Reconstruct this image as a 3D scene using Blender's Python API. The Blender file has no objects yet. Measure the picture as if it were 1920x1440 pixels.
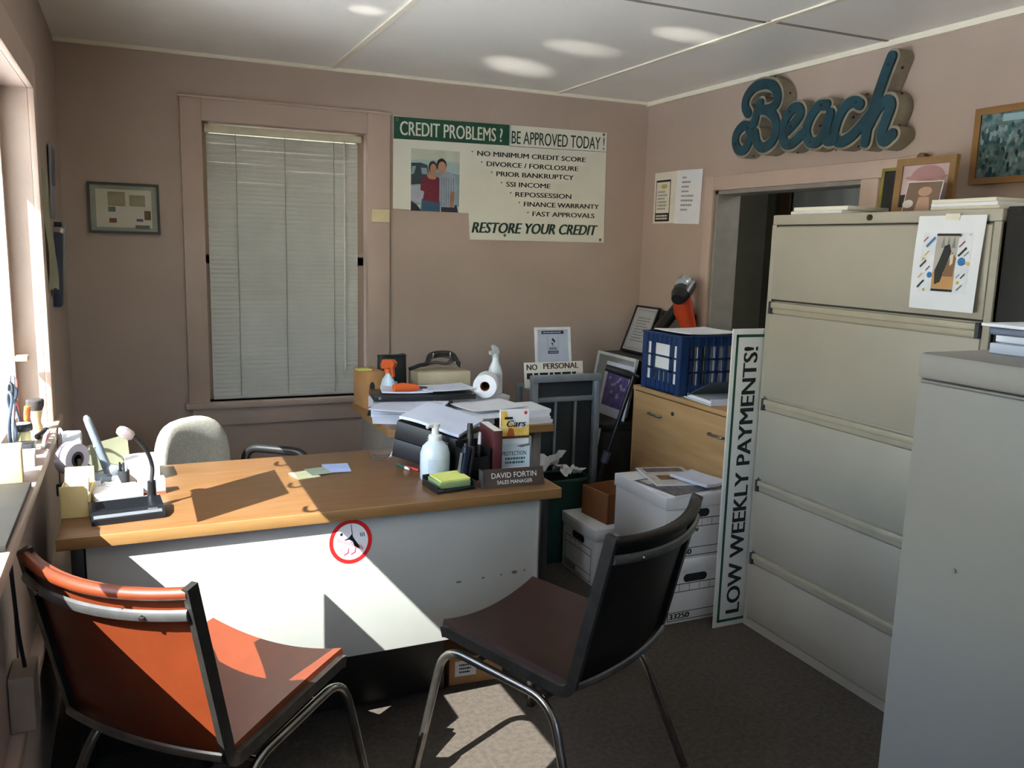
import bpy, bmesh, math, random
from mathutils import Vector as V, Matrix, Euler, Quaternion
rnd = random.Random(7)
SC = bpy.context.scene
COL = SC.collection
R = math.radians

# ------------------------------------------------------------------ camera
cam = bpy.data.cameras.new('camera'); cam.sensor_width = 36.0; cam.lens = 1585.0/1920*36
cam.clip_start = 0.02
camo = bpy.data.objects.new('camera', cam); COL.objects.link(camo)
def cam_matrix(yaw, pitch, roll, loc):
    a, b, c = R(yaw), R(pitch), R(roll)
    f = V((math.sin(a)*math.cos(b), math.cos(a)*math.cos(b), -math.sin(b)))
    r0 = V((math.cos(a), -math.sin(a), 0)); d0 = f.cross(r0)
    r = r0*math.cos(c) + d0*math.sin(c); d = -r0*math.sin(c) + d0*math.cos(c)
    m = Matrix((r, -d, -f)).transposed().to_4x4(); m.translation = V(loc); return m
camo.matrix_world = cam_matrix(24.264, 9.264, -1.5695, (0, 0, 1.48))
SC.camera = camo

# ------------------------------------------------------------------ view, sky, sun
vs = SC.view_settings
vs.view_transform = 'Standard'; vs.look = 'None'; vs.gamma = 1.0; vs.use_curve_mapping = False
vs.exposure = 0.95
SC.cycles.use_denoising = True
SC.cycles.max_bounces = 12; SC.cycles.diffuse_bounces = 7; SC.cycles.transparent_max_bounces = 12
SC.cycles.sample_clamp_indirect = 6.0
w = bpy.data.worlds.new('world'); SC.world = w; w.use_nodes = True
nt = w.node_tree; nt.nodes.clear()
sky = nt.nodes.new('ShaderNodeTexSky'); sky.sky_type = 'NISHITA'; sky.sun_disc = False
SUN_DIR = V((1.0, 0.70, -1.15)).normalized()
sky.sun_elevation = math.asin(-SUN_DIR.z); sky.sun_rotation = math.atan2(-SUN_DIR.x, -SUN_DIR.y)
bg = nt.nodes.new('ShaderNodeBackground'); bg.inputs[1].default_value = 0.65
wo = nt.nodes.new('ShaderNodeOutputWorld')
nt.links.new(sky.outputs[0], bg.inputs[0]); nt.links.new(bg.outputs[0], wo.inputs[0])
sl = bpy.data.lights.new('sun', 'SUN'); sl.energy = 31.0; sl.angle = R(0.18); sl.color = (1.0, 0.97, 0.93)
so = bpy.data.objects.new('sun', sl); COL.objects.link(so)
so.rotation_euler = SUN_DIR.to_track_quat('-Z', 'Y').to_euler(); so.location = (-6, -4, 7)
pl = bpy.data.lights.new('window_portal', 'AREA'); pl.shape = 'RECTANGLE'; pl.size = 2.1; pl.size_y = 1.05
pl.cycles.is_portal = True
po = bpy.data.objects.new('window_portal', pl); COL.objects.link(po)
po.location = (-0.40, 1.985, 1.40); po.rotation_euler = V((1, 0, 0)).to_track_quat('-Z', 'Y').to_euler()
po.rotation_euler = (R(90), 0, R(-90))

p2 = bpy.data.lights.new('fill_portal', 'AREA'); p2.shape = 'RECTANGLE'; p2.size = 1.5; p2.size_y = 0.66; p2.cycles.is_portal = True
p2o = bpy.data.objects.new('fill_portal', p2); COL.objects.link(p2o); p2o.location = (1.2, -1.74, 1.725); p2o.rotation_euler = (R(90), 0, R(0))  # portal for the added window behind the viewer

# ------------------------------------------------------------------ helpers
def lin(h):
    h = h.lstrip('#'); o = []
    for i in (0, 2, 4):
        c = int(h[i:i+2], 16)/255
        o.append(c/12.92 if c <= 0.04045 else ((c+0.055)/1.055)**2.4)
    return (*o, 1.0)
_M = {}
def M(name, hexc='#808080', rough=0.55, metal=0.0, var=0.08, scale=14.0, bump=0.0, bscale=None, spec=0.5, stretch=None, var2=None, emit=None, alpha=None, transmission=0.0):
    if name in _M: return _M[name]
    m = bpy.data.materials.new(name); m.use_nodes = True; n = m.node_tree; L = n.links
    b = n.nodes['Principled BSDF']
    b.inputs['Roughness'].default_value = rough; b.inputs['Metallic'].default_value = metal
    b.inputs['Specular IOR Level'].default_value = spec
    if transmission: b.inputs['Transmission Weight'].default_value = transmission
    c = lin(hexc)
    tc = n.nodes.new('ShaderNodeTexCoord'); src = tc.outputs['Object']
    if stretch:
        mp = n.nodes.new('ShaderNodeMapping'); mp.inputs['Scale'].default_value = stretch
        L.new(src, mp.inputs[0]); src = mp.outputs[0]
    nz = n.nodes.new('ShaderNodeTexNoise'); nz.inputs['Scale'].default_value = scale; nz.inputs['Detail'].default_value = 4
    L.new(src, nz.inputs['Vector'])
    mx = n.nodes.new('ShaderNodeMix'); mx.data_type = 'RGBA'
    c2 = lin(var2) if var2 else tuple(min(1, x*(1+var)) for x in c[:3]) + (1,)
    c1 = c if var2 else tuple(x*(1-var) for x in c[:3]) + (1,)
    mx.inputs[6].default_value = c1; mx.inputs[7].default_value = c2
    rp = n.nodes.new('ShaderNodeMapRange'); rp.inputs[1].default_value = 0.35; rp.inputs[2].default_value = 0.65
    L.new(nz.outputs[0], rp.inputs[0]); L.new(rp.outputs[0], mx.inputs[0]); L.new(mx.outputs[2], b.inputs['Base Color'])
    if bump:
        n2 = n.nodes.new('ShaderNodeTexNoise'); n2.inputs['Scale'].default_value = bscale or scale*4; n2.inputs['Detail'].default_value = 3
        L.new(src, n2.inputs['Vector'])
        bp = n.nodes.new('ShaderNodeBump'); bp.inputs['Strength'].default_value = bump; bp.inputs['Distance'].default_value = 0.01
        L.new(n2.outputs[0], bp.inputs['Height']); L.new(bp.outputs[0], b.inputs['Normal'])
    _M[name] = m; return m
def pane_mat(name, tint=(0.95, 0.97, 0.96), gloss=0.05):
    if name in _M: return _M[name]
    m = bpy.data.materials.new(name); m.use_nodes = True; n = m.node_tree; n.nodes.clear()
    o = n.nodes.new('ShaderNodeOutputMaterial'); mix = n.nodes.new('ShaderNodeMixShader')
    t = n.nodes.new('ShaderNodeBsdfTransparent'); g = n.nodes.new('ShaderNodeBsdfGlossy')
    t.inputs[0].default_value = (*tint, 1); g.inputs['Roughness'].default_value = 0.02
    fr = n.nodes.new('ShaderNodeLayerWeight'); fr.inputs[0].default_value = gloss + 0.15
    sc = n.nodes.new('ShaderNodeMath'); sc.operation = 'MULTIPLY'; sc.inputs[1].default_value = 0.6
    n.links.new(fr.outputs['Fresnel'], sc.inputs[0]); n.links.new(sc.outputs[0], mix.inputs[0])
    n.links.new(t.outputs[0], mix.inputs[1]); n.links.new(g.outputs[0], mix.inputs[2]); n.links.new(mix.outputs[0], o.inputs[0])
    _M[name] = m; return m

class MB:
    """collects faces; build() links them as ONE mesh object"""
    def __init__(s): s.v = []; s.f = []; s.fm = []; s.mats = []; s.cur = 0
    def use(s, m):
        if m not in s.mats: s.mats.append(m)
        s.cur = s.mats.index(m); return s
    def add(s, vs, fs):
        o = len(s.v); s.v += [V(p) for p in vs]
        for f in fs: s.f.append([i+o for i in f]); s.fm.append(s.cur)
        return s
    def face(s, *pts): return s.add(pts, [list(range(len(pts)))])
    def box(s, c, d, rot=None, bev=0.0, seg=2):
        if bev <= 0:
            x, y, z = d[0]/2, d[1]/2, d[2]/2
            vs = [V((i*x, j*y, k*z)) for i in (-1, 1) for j in (-1, 1) for k in (-1, 1)]
            fs = [(0,1,3,2),(4,6,7,5),(0,4,5,1),(2,3,7,6),(0,2,6,4),(1,5,7,3)]
        else:
            bm = bmesh.new(); bmesh.ops.create_cube(bm, size=1.0)
            for q in bm.verts: q.co = V((q.co.x*d[0], q.co.y*d[1], q.co.z*d[2]))
            bmesh.ops.bevel(bm, geom=list(bm.edges), offset=min(bev, min(d)*0.49), segments=seg, profile=0.5, affect='EDGES')
            bm.verts.index_update(); vs = [q.co.copy() for q in bm.verts]; fs = [[q.index for q in f.verts] for f in bm.faces]; bm.free()
        if rot is not None:
            q = Euler([R(a) for a in rot]).to_matrix(); vs = [q @ p for p in vs]
        c = V(c); return s.add([p+c for p in vs], fs)
    def b2(s, lo, hi, bev=0.0):
        lo = V(lo); hi = V(hi); return s.box((lo+hi)/2, hi-lo, None, bev)
    def tube(s, pts, r, n=10, caps=True, closed=False, flat=1.0):
        pts = [V(p) for p in pts]; k = len(pts)
        rs = r if isinstance(r, (list, tuple)) else [r]*k
        T = []
        for i in range(k):
            a = pts[i-1] if (i > 0 or closed) else pts[i]; b = pts[(i+1) % k] if (i < k-1 or closed) else pts[i]
            T.append((b-a).normalized() if (b-a).length > 1e-9 else V((0,0,1)))
        up = V((0,0,1)) if abs(T[0].z) < 0.9 else V((1,0,0))
        N = (up - T[0]*up.dot(T[0])).normalized(); vs = []
        for i in range(k):
            N = (N - T[i]*N.dot(T[i])).normalized(); B = T[i].cross(N)
            for j in range(n):
                a = 2*math.pi*j/n; vs.append(pts[i] + N*math.cos(a)*rs[i]*flat + B*math.sin(a)*rs[i])
        fs = []; kk = k if closed else k-1
        for i in range(kk):
            for j in range(n):
                i2 = (i+1) % k; fs.append((i*n+j, i*n+(j+1) % n, i2*n+(j+1) % n, i2*n+j))
        if caps and not closed: fs += [list(range(n))[::-1], [(k-1)*n+j for j in range(n)]]
        return s.add(vs, fs)
    def cyl(s, a, b, r, r2=None, n=20): return s.tube([a, b], [r, r if r2 is None else r2], n)
    def lathe(s, prof, c=(0,0,0), n=28, rot=None, sx=1, sy=1):
        c = V(c); vs = []
        q = Euler([R(a) for a in rot]).to_matrix() if rot else Matrix.Identity(3)
        for r_, z in prof:
            for j in range(n):
                a = 2*math.pi*j/n; vs.append(c + q @ V((r_*math.cos(a)*sx, r_*math.sin(a)*sy, z)))
        fs = [(i*n+j, i*n+(j+1) % n, (i+1)*n+(j+1) % n, (i+1)*n+j) for i in range(len(prof)-1) for j in range(n)]
        if prof[0][0] > 1e-5: fs.append(list(range(n))[::-1])
        if prof[-1][0] > 1e-5: fs.append([(len(prof)-1)*n+j for j in range(n)])
        return s.add(vs, fs)
    def prism(s, poly, o, u, v_, h):
        """polygon in plane (o,u,v) extruded by vector h"""
        o, u, v_, h = V(o), V(u), V(v_), V(h); k = len(poly)
        vs = [o+u*x+v_*y for x, y in poly]; vs += [p+h for p in vs]
        fs = [list(range(k))[::-1], list(range(k, 2*k))] + [(i, (i+1) % k, k+(i+1) % k, k+i) for i in range(k)]
        return s.add(vs, fs)
    def grid(s, fn, nu, nv, thick=0.0):
        P = [[V(fn(i/nu, j/nv)) for j in range(nv+1)] for i in range(nu+1)]
        def nrm(i, j):
            a = P[min(i+1, nu)][j]-P[max(i-1, 0)][j]; b = P[i][min(j+1, nv)]-P[i][max(j-1, 0)]
            c = a.cross(b); return c.normalized() if c.length > 1e-12 else V((0,0,1))
        vs = [P[i][j] for i in range(nu+1) for j in range(nv+1)]; w_ = nv+1
        fs = [(i*w_+j, (i+1)*w_+j, (i+1)*w_+j+1, i*w_+j+1) for i in range(nu) for j in range(nv)]
        if thick:
            o = len(vs); vs += [P[i][j]-nrm(i, j)*thick for i in range(nu+1) for j in range(nv+1)]
            fs += [tuple(o+q for q in f[::-1]) for f in list(fs)]
            for j in range(nv): fs += [(j, j+1, o+j+1, o+j), (nu*w_+j+1, nu*w_+j, o+nu*w_+j, o+nu*w_+j+1)]
            for i in range(nu): fs += [((i+1)*w_, i*w_, o+i*w_, o+(i+1)*w_), (i*w_+nv, (i+1)*w_+nv, o+(i+1)*w_+nv, o+i*w_+nv)]
        return s.add(vs, fs)
    def poly2(s, pts, o, u, v_, lift=0.0):
        o, u, v_ = V(o), V(u), V(v_); n_ = u.cross(v_).normalized()
        return s.add([o+u*x+v_*y+n_*lift for x, y in pts], [list(range(len(pts)))])
    def build(s, name, mat=None, parent=None, loc=None, rot=None, ang=38):
        me = bpy.data.meshes.new(name)
        me.from_pydata([tuple(p) for p in s.v], [], s.f)
        mats = s.mats if s.mats else [mat]
        for m in mats: me.materials.append(m)
        if len(mats) > 1: me.polygons.foreach_set('material_index', s.fm)
        bm = bmesh.new(); bm.from_mesh(me); bmesh.ops.recalc_face_normals(bm, faces=bm.faces) if not getattr(s, 'keepn', False) else None
        bm.to_mesh(me); bm.free()
        me.shade_smooth(); me.set_sharp_from_angle(angle=R(ang)); me.update()
        o = bpy.data.objects.new(name, me); COL.objects.link(o)
        if parent is not None: o.parent = parent
        if loc is not None: o.location = loc
        if rot is not None: o.rotation_euler = [R(a) for a in rot]
        return o
def art():
    m = MB(); m.keepn = True; return m
def tag(o, label, cat, group=None, kind=None):
    if label: o['label'] = label
    if cat: o['category'] = cat
    if group: o['group'] = group
    if kind: o['kind'] = kind
    return o
def thing(name, label, cat, loc=(0,0,0), rot=(0,0,0), group=None):
    o = bpy.data.objects.new(name, None); COL.objects.link(o); o.empty_display_size = 0.05
    o.location = loc; o.rotation_euler = [R(a) for a in rot]
    return tag(o, label, cat, group)
def struct(name, mb, mat=None, label=None, parent=None):
    o = mb.build(name, mat, parent)
    if parent is None:
        o['kind'] = 'structure'
        if label: o['label'] = label; o['category'] = name.split('_')[0]
    return o
def dup(root, loc=None, rot=None, label=None, group=None):
    r = root.copy(); COL.objects.link(r)
    if loc is not None: r.location = loc
    if rot is not None: r.rotation_euler = [R(a) for a in rot]
    if label: r['label'] = label
    if group: r['group'] = group
    for ch in list(root.children):
        c = ch.copy(); COL.objects.link(c); c.parent = r
        for g in list(ch.children):
            d = g.copy(); COL.objects.link(d); d.parent = c
    return r
_G = {}
def glyphs(txt, bold=0.0, shear=0.0):
    k = (txt, bold, shear)
    if k in _G: return _G[k]
    cu = bpy.data.curves.new('t', 'FONT'); cu.body = txt; cu.size = 1.0; cu.shear = shear; cu.resolution_u = 3
    ob = bpy.data.objects.new('t', cu); COL.objects.link(ob)
    dg = bpy.context.evaluated_depsgraph_get(); me = bpy.data.meshes.new_from_object(ob.evaluated_get(dg))
    vs = [(q.co.x, q.co.y) for q in me.vertices]; fs = [tuple(p.vertices) for p in me.polygons]
    bpy.data.objects.remove(ob); bpy.data.curves.remove(cu); bpy.data.meshes.remove(me)
    x0 = min(p[0] for p in vs); x1 = max(p[0] for p in vs); y0 = min(p[1] for p in vs); y1 = max(p[1] for p in vs)
    vs = [((x-x0)/(x1-x0), (y-y0)/(y1-y0)) for x, y in vs]
    _G[k] = (vs, fs); return _G[k]
def text(mb, txt, o, u, v_, w_, h, lift=0.0006, bold=0.0, shear=0.0):
    vs, fs = glyphs(txt, bold, shear); o, u, v_ = V(o), V(u).normalized(), V(v_).normalized(); n_ = u.cross(v_)
    k = bold*h*1.6
    for i, dx in enumerate((0,) if bold < 0.004 else (-k, -k/2, 0, k/2, k)):
        mb.add([o+u*(x*(w_-2*k)+k+dx)+v_*(y*h)+n_*(lift+i*2e-5) for x, y in vs], fs)
    return mb
def rect(mb, x0, y0, x1, y1, fr, lift): return mb.poly2([(x0,y0),(x1,y0),(x1,y1),(x0,y1)], *fr, lift)
def ell(mb, cx, cy, rx, ry, fr, lift, n=20, a0=0, a1=360):
    return mb.poly2([(cx+rx*math.cos(R(a0+(a1-a0)*i/n)), cy+ry*math.sin(R(a0+(a1-a0)*i/n))) for i in range(n)], *fr, lift)
def dashes(mb, x0, y0, x1, y1, rows, fr, lift, fill=0.55, seed=1):
    q = random.Random(seed); dy = (y1-y0)/rows
    for i in range(rows):
        y = y1-(i+0.5)*dy; x = x0; end = x1-(q.random()*0.3)*(x1-x0)
        while x < end:
            l = (x1-x0)*q.uniform(0.06, 0.16); rect(mb, x, y-dy*fill/2, min(x+l, end), y+dy*fill/2, fr, lift); x += l+(x1-x0)*0.025
def catmull(pts, k=6):
    pts = [V(p) for p in pts]; out = []
    P = [2*pts[0]-pts[1]] + pts + [2*pts[-1]-pts[-2]]
    for i in range(1, len(P)-2):
        for j in range(k):
            t = j/k; a, b, c, d = P[i-1], P[i], P[i+1], P[i+2]
            out.append(0.5*((2*b)+(c-a)*t+(2*a-5*b+4*c-d)*t*t+(3*b-a-3*c+d)*t**3))
    out.append(pts[-1]); return out
def fillet(pts, rad, k=5):
    pts = [V(p) for p in pts]; out = [pts[0]]
    for i in range(1, len(pts)-1):
        a = (pts[i-1]-pts[i]); b = (pts[i+1]-pts[i]); r_ = min(rad, a.length*0.45, b.length*0.45)
        p0 = pts[i]+a.normalized()*r_; p1 = pts[i]+b.normalized()*r_
        for j in range(k+1):
            t = j/k; out.append((1-t)**2*p0+2*t*(1-t)*pts[i]+t*t*p1)
    out.append(pts[-1]); return out

# ------------------------------------------------------------------ materials
WALL = M('wall_paint', '#ad9a8d', 0.6, var=0.04, scale=2.5, bump=0.06, bscale=90)
CASING = M('casing_paint', '#b6a193', 0.5, var=0.03, scale=4)
CEIL = M('ceiling_paint', '#efede6', 0.42, var=0.04, scale=1.5, bump=0.03, bscale=40)
TRIMW = M('white_trim', '#e6dfcc', 0.5, var=0.03)
CARPET = M('carpet', '#413a33', 0.95, var=0.22, scale=60, bump=0.5, bscale=350, var2='#514840')
PUTTY = M('putty_metal', '#a0998a', 0.45, var=0.03, scale=3)
PUTTY2 = M('putty_metal_pale', '#88837a', 0.45, var=0.03, scale=3)
GAP = M('shadow_gap', '#2a2722', 0.8)
GRIP = M('drawer_grip', '#a39a86', 0.4, var=0.04)
WHITEM = M('white_enamel', '#cfcdc6', 0.4, var=0.03, scale=3)
BLACKP = M('black_plastic', '#17181a', 0.4, var=0.15)
BLACKM = M('black_metal', '#1b1a19', 0.45, var=0.1)
DARKG = M('dark_grey', '#33363a', 0.5)
CHROME = M('chrome', '#b9b9b6', 0.22, 1.0, var=0.05, scale=30)
STEEL = M('brushed_steel', '#8b8c8c', 0.4, 0.9, var=0.1, scale=30)
PAPER = M('white_paper', '#dedfe2', 0.75, var=0.02)
PAPER2 = M('cream_paper', '#d8d3c3', 0.8, var=0.03)
PAPER3 = M('bluish_paper', '#cdd3e2', 0.75, var=0.03)
CARD = M('cardboard', '#a97d4f', 0.85, var=0.08, scale=9)
CARD2 = M('brown_cardboard', '#8a5a37', 0.85, var=0.08, scale=9)
MAPLE = M('maple_veneer', '#a98457', 0.42, var=0.1, scale=3.0, stretch=(6, 1, 9), var2='#b79365')
OAK = M('desk_laminate', '#6c4d2c', 0.34, var=0.1, scale=4.0, stretch=(2, 14, 14), var2='#765538')
OAKE = M('desk_edge', '#86653c', 0.45, var=0.08, scale=4.0, stretch=(2, 14, 14))
PANELW = M('desk_panel_white', '#a4a6a2', 0.45, var=0.03, scale=4)
VINYL_SUN = M('vinyl_sunlit', '#6e2f15', 0.45, var=0.08, scale=10, bump=0.05, bscale=200)  # chair vinyl with its sunlit tone put into the colour
VINYL_SHADE = M('vinyl_shaded', '#2a130b', 0.42, var=0.1, scale=10, bump=0.05, bscale=200)  # same vinyl, darkened to its tone in shade
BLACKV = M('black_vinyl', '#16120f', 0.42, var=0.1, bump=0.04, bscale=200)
GREYFAB = M('grey_fabric', '#a9a89f', 0.95, var=0.12, scale=120, bump=0.3, bscale=400)
BLUEPL = M('crate_blue', '#17335f', 0.4, var=0.08)
BOXW = M('box_white', '#d9d9d8', 0.8, var=0.03, scale=5)
INK = M('black_ink', '#14171a', 0.6, var=0.0)
INKG = M('dark_green_ink', '#1c3a2e', 0.55, var=0.05)
GREENB = M('banner_green', '#0d4a35', 0.5, var=0.06, scale=6)
VINYLW = M('banner_vinyl', '#d9d8c9', 0.45, var=0.04, scale=3)
GREYINK = M('grey_ink', '#8c8d8c', 0.7)
TEAL = M('teal_paint', '#123c47', 0.5, var=0.25, scale=18)
GREYMET = M('weathered_grey', '#857d6c', 0.6, var=0.15, scale=16)
RIVET = M('rivet_dark', '#221d18', 0.6)
BLIND = M('blind_slat', '#bcbcb4', 0.45, var=0.04, scale=5)
RED = M('sign_red', '#d3201f', 0.45, var=0.03)
PANE = pane_mat('window_glass')
PICGL = pane_mat('picture_glass', (0.97, 0.97, 0.97), 0.02)

# ------------------------------------------------------------------ room shell
XL, XR, YB, YF, ZC = -0.265, 2.715, 4.24, -1.6, 2.30
WY0, WY1, WZ0, WZ1 = 0.95, 3.02, 0.885, 1.91        # left window opening
BX0, BX1, BZ0, BZ1 = 0.319, 1.089, 0.70, 2.005      # back window opening
DY0, DY1, DZ = 2.62, 3.577, 1.783                   # doorway in the right wall
m = MB(); m.b2((XL-0.5, YF-0.2, -0.08), (5.2, YB+0.3, 0)); struct('floor', m, CARPET, 'worn grey-brown carpet floor')
m = MB(); m.b2((XL-0.12, YF-0.12, ZC), (5.2, YB+0.12, ZC+0.1)); struct('ceiling', m, CEIL, 'off-white panelled ceiling')
m = MB()
m.b2((XL-0.12, YB, 0), (BX0, YB+0.12, ZC)); m.b2((BX1, YB, 0), (XR+0.14, YB+0.12, ZC))
m.b2((BX0, YB, 0), (BX1, YB+0.12, BZ0)); m.b2((BX0, YB, BZ1), (BX1, YB+0.12, ZC))
struct('wall_back', m, WALL, 'pinkish beige back wall')
m = MB()
m.b2((XR, YF, 0), (XR+0.14, DY0, ZC)); m.b2((XR, DY1, 0), (XR+0.14, YB, ZC)); m.b2((XR, DY0, DZ), (XR+0.14, DY1, ZC))
struct('wall_right', m, WALL, 'pinkish beige right wall with doorway')
m = MB()
m.b2((XL-0.12, WY1, 0), (XL, YB, ZC)); m.b2((XL-0.12, YF, 0), (XL, WY0, ZC))
m.b2((XL-0.12, WY0, 0), (XL, WY1, WZ0-0.04)); m.b2((XL-0.12, WY0, WZ1), (XL, WY1, ZC))
struct('wall_left', m, WALL, 'pinkish beige left wall under and over the wide window')
FX0, FX1, FZ0, FZ1 = 0.45, 1.95, 1.40, 2.05         # window added behind the viewer for fill light
m = MB(); m.b2((XL-0.12, YF-0.12, 0), (FX0, YF, ZC)); m.b2((FX1, YF-0.12, 0), (XR+0.14, YF, ZC)); m.b2((FX0, YF-0.12, 0), (FX1, YF, FZ0)); m.b2((FX0, YF-0.12, FZ1), (FX1, YF, ZC)); struct('wall_front', m, WALL, 'pinkish beige wall behind the viewer')
# ceiling battens and cove
m = MB()
for x in (0.921, 2.135): m.b2((x-0.012, YF, ZC-0.006), (x+0.012, YB-0.02, ZC+0.001))
struct('trim_1', m, TRIMW, 'white ceiling battens')
m = MB(); m.b2((2.12, 2.545, ZC-0.003), (XR, 2.56, ZC+0.001)); m.b2((0.93, 2.565, ZC-0.003), (2.12, 2.58, ZC+0.001)); struct('trim_2', m, M('seam_grey', '#8a867a', 0.7), 'dark seam across the ceiling panels')
m = MB(); m.b2((XR-0.018, YF, ZC-0.022), (XR, YB, ZC)); m.b2((XL, YB-0.016, ZC-0.016), (XR-0.018, YB, ZC)); struct('trim_3', m, TRIMW, 'white cove strip along ceiling edge')
# outside: pavement paled to bounce sunlight indoors, eave with added hooks
m = MB(); m.b2((-14, -10, -0.35), (XL-0.6, 12, -0.30)); struct('floor_outside', m, M('pavement', '#e9ebee', 0.9, var=0.03, scale=3), 'pale pavement outside the window')
m = MB(); m.b2((-0.96, YF-1, 2.45), (XL-0.12, YB+0.5, 2.47)); m.b2((-1.0, YF-1, 2.405), (-0.955, YB+0.5, 2.47))
eave = struct('ceiling_eave', m, M('eave_paint', '#c8b8a6', 0.7), 'eave outside the left window')

# ------------------------------------------------------------------ left window (window_1)
m = MB()
cx0, cx1 = XL, XL+0.018
m.b2((cx0, WY1, WZ0), (cx1, WY1+0.09, WZ1+0.09), 0.003); m.b2((cx0, WY0-0.115, WZ0), (cx1, WY0, WZ1+0.09), 0.003)
m.b2((cx0, WY0, WZ1), (cx1, WY1, WZ1+0.09), 0.003)
win1 = struct('window_1', m, CASING, 'wide sunlit window in the left wall with pink casing')
m = MB()
for y in (WY0, WY1-0.04): m.b2((XL-0.115, y, WZ0), (XL-0.075, y+0.04, WZ1))
m.b2((XL-0.115, WY0, WZ1-0.04), (XL-0.075, WY1, WZ1)); m.b2((XL-0.115, WY0, WZ0), (XL-0.075, WY1, WZ0+0.035))
struct('window_sash', m, CASING, None, win1)
m = MB(); m.b2((XL-0.098, WY0+0.02, WZ0+0.02), (XL-0.094, WY1-0.02, WZ1-0.02)); struct('window_pane', m, PANE, None, win1)
m = MB(); m.b2((XL-0.118, WY0-0.13, WZ0-0.035), (XL+0.035, WY1+0.13, WZ0), 0.006); struct('window_sill', m, CASING, None, win1)
m = MB(); m.b2((XL-0.004, -1.0, 0.44), (XL+0.028, YB, 0.468), 0.006); struct('trim_4', m, CASING, 'narrow rail low along the left wall')
m = MB()
for y in (0.9, 2.02, 3.3): m.b2((XL-0.002, y, 0.47), (XL+0.004, y+0.008, 0.85))
struct('trim_5', m, M('groove_dark', '#6e594d', 0.8), 'panel grooves on the left wall under the sill')
m = MB(); m.b2((XL, YB-0.014, 0), (XR, YB, 0.09)); struct('baseboard_back', m, CASING, 'pink baseboard on back wall')

m = MB(); m.b2((FX0-0.09, YF, FZ0-0.02), (FX0, YF+0.018, FZ1+0.09)); m.b2((FX1, YF, FZ0-0.02), (FX1+0.09, YF+0.018, FZ1+0.09)); m.b2((FX0, YF, FZ1), (FX1, YF+0.018, FZ1+0.09)); m.b2((FX0-0.1, YF-0.1, FZ0-0.03), (FX1+0.1, YF+0.03, FZ0))
win_fill = struct('window_3', m, CASING, 'unseen window added behind the viewer to even out the room light')
m = MB(); m.b2((FX0, YF-0.07, FZ0), (FX1, YF-0.066, FZ1)); struct('window_pane', m, PANE, None, win_fill)
m = MB(); m.b2((-0.86, -10, -0.35), (8, YF-0.3, -0.30)); struct('floor_forecourt', m, _M['pavement'], 'pale pavement before the added front window')

# ------------------------------------------------------------------ back window (window_2) with blinds
m = MB(); y0 = YB-0.02; T = 0.10
m.b2((BX0-0.093, y0, BZ0), (BX0, YB, BZ1+0.10), 0.003); m.b2((BX1, y0, BZ0), (BX1+0.113, YB, BZ1+0.105), 0.003)
m.b2((BX0, y0, BZ1), (BX1, YB, BZ1+0.105), 0.003)
m.b2((BX0-0.10, y0-0.006, BZ1+0.098), (BX1+0.12, YB, BZ1+0.110), 0.003)
win2 = struct('window_2', m, CASING, 'tall back window with pink casing and lowered blinds')
m = MB(); m.b2((BX0-0.11, YB-0.045, BZ0-0.028), (BX1+0.13, YB+0.12, BZ0), 0.004); struct('window_sill', m, CASING, None, win2)
m = MB(); m.b2((BX0-0.08, YB-0.018, BZ0-0.115), (BX1+0.10, YB, BZ0-0.028), 0.003); struct('window_apron', m, CASING, None, win2)
m = MB(); m.b2((BX0, YB+0.088, BZ0), (BX1, YB+0.092, BZ1)); struct('window_pane', m, PANE, None, win2)
m = MB()
m.b2((BX0, YB+0.075, BZ0), (BX0+0.035, YB+0.115, BZ1)); m.b2((BX1-0.035, YB+0.075, BZ0), (BX1, YB+0.115, BZ1))
m.b2((BX0, YB+0.075, 1.36), (BX1, YB+0.115, 1.40)); struct('window_sash', m, CASING, None, win2)
m = MB(); m.b2((-0.5, YB+0.9, -0.3), (2.2, YB+0.95, 2.9)); struct('wall_outside', m, M('dark_fence', '#5d5a4e', 0.9), 'unseen dark fence added outside the back window')  # added unseen behind the blinds to cover the sky there

bl = thing('window_blinds', 'closed cream horizontal blinds covering the back window', 'blinds', (0.694, YB+0.035, BZ0))
bw = 0.355
m = MB(); m.b2((-bw-0.008, -0.02, 1.262), (bw+0.016, 0.02, 1.295), 0.003); m.build('headrail', M('blind_rail', '#cbc3aa', 0.45), bl)
m = MB(); ns = 58; pitch = 1.235/ns
for i in range(ns):
    z = 0.022+pitch*(i+0.5); t = R(66)
    def slat(u, v, z=z):
        a = (v-0.5)*0.0245; crown = 0.003*(1-(2*v-1)**2)
        sag = 0.001*math.sin(i*1.7+u*3)
        return ((u-0.5)*2*bw, -a*math.cos(t)-crown*math.sin(t), z+a*math.sin(t)*-1+sag+crown*0.5)
    m.grid(slat, 4, 3, 0.0006)
o = m.build('slats', BLIND, bl); o['kind'] = 'stuff'
m = MB(); m.box((0, 0, 0.013), (2*bw, 0.022, 0.016), None, 0.004); m.build('bottom_rail', BLIND, bl)
for x in (-0.225, -0.0, 0.235):
    m = MB(); m.cyl((x, -0.014, 0.02), (x, -0.014, 1.265), 0.0014, n=6); m.build('ladder_cord', M('cord_olive', '#8f8a70', 0.8), bl)
m = MB(); m.cyl((0.285, -0.022, 0.18), (0.285, -0.022, 1.262), 0.003, n=8); m.lathe([(0.004,0.0),(0.006,0.03),(0.003,0.06)], (0.285,-0.022,0.13), 8); m.build('tilt_wand', M('wand_clear', '#d8d8cc', 0.25), bl)

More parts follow.
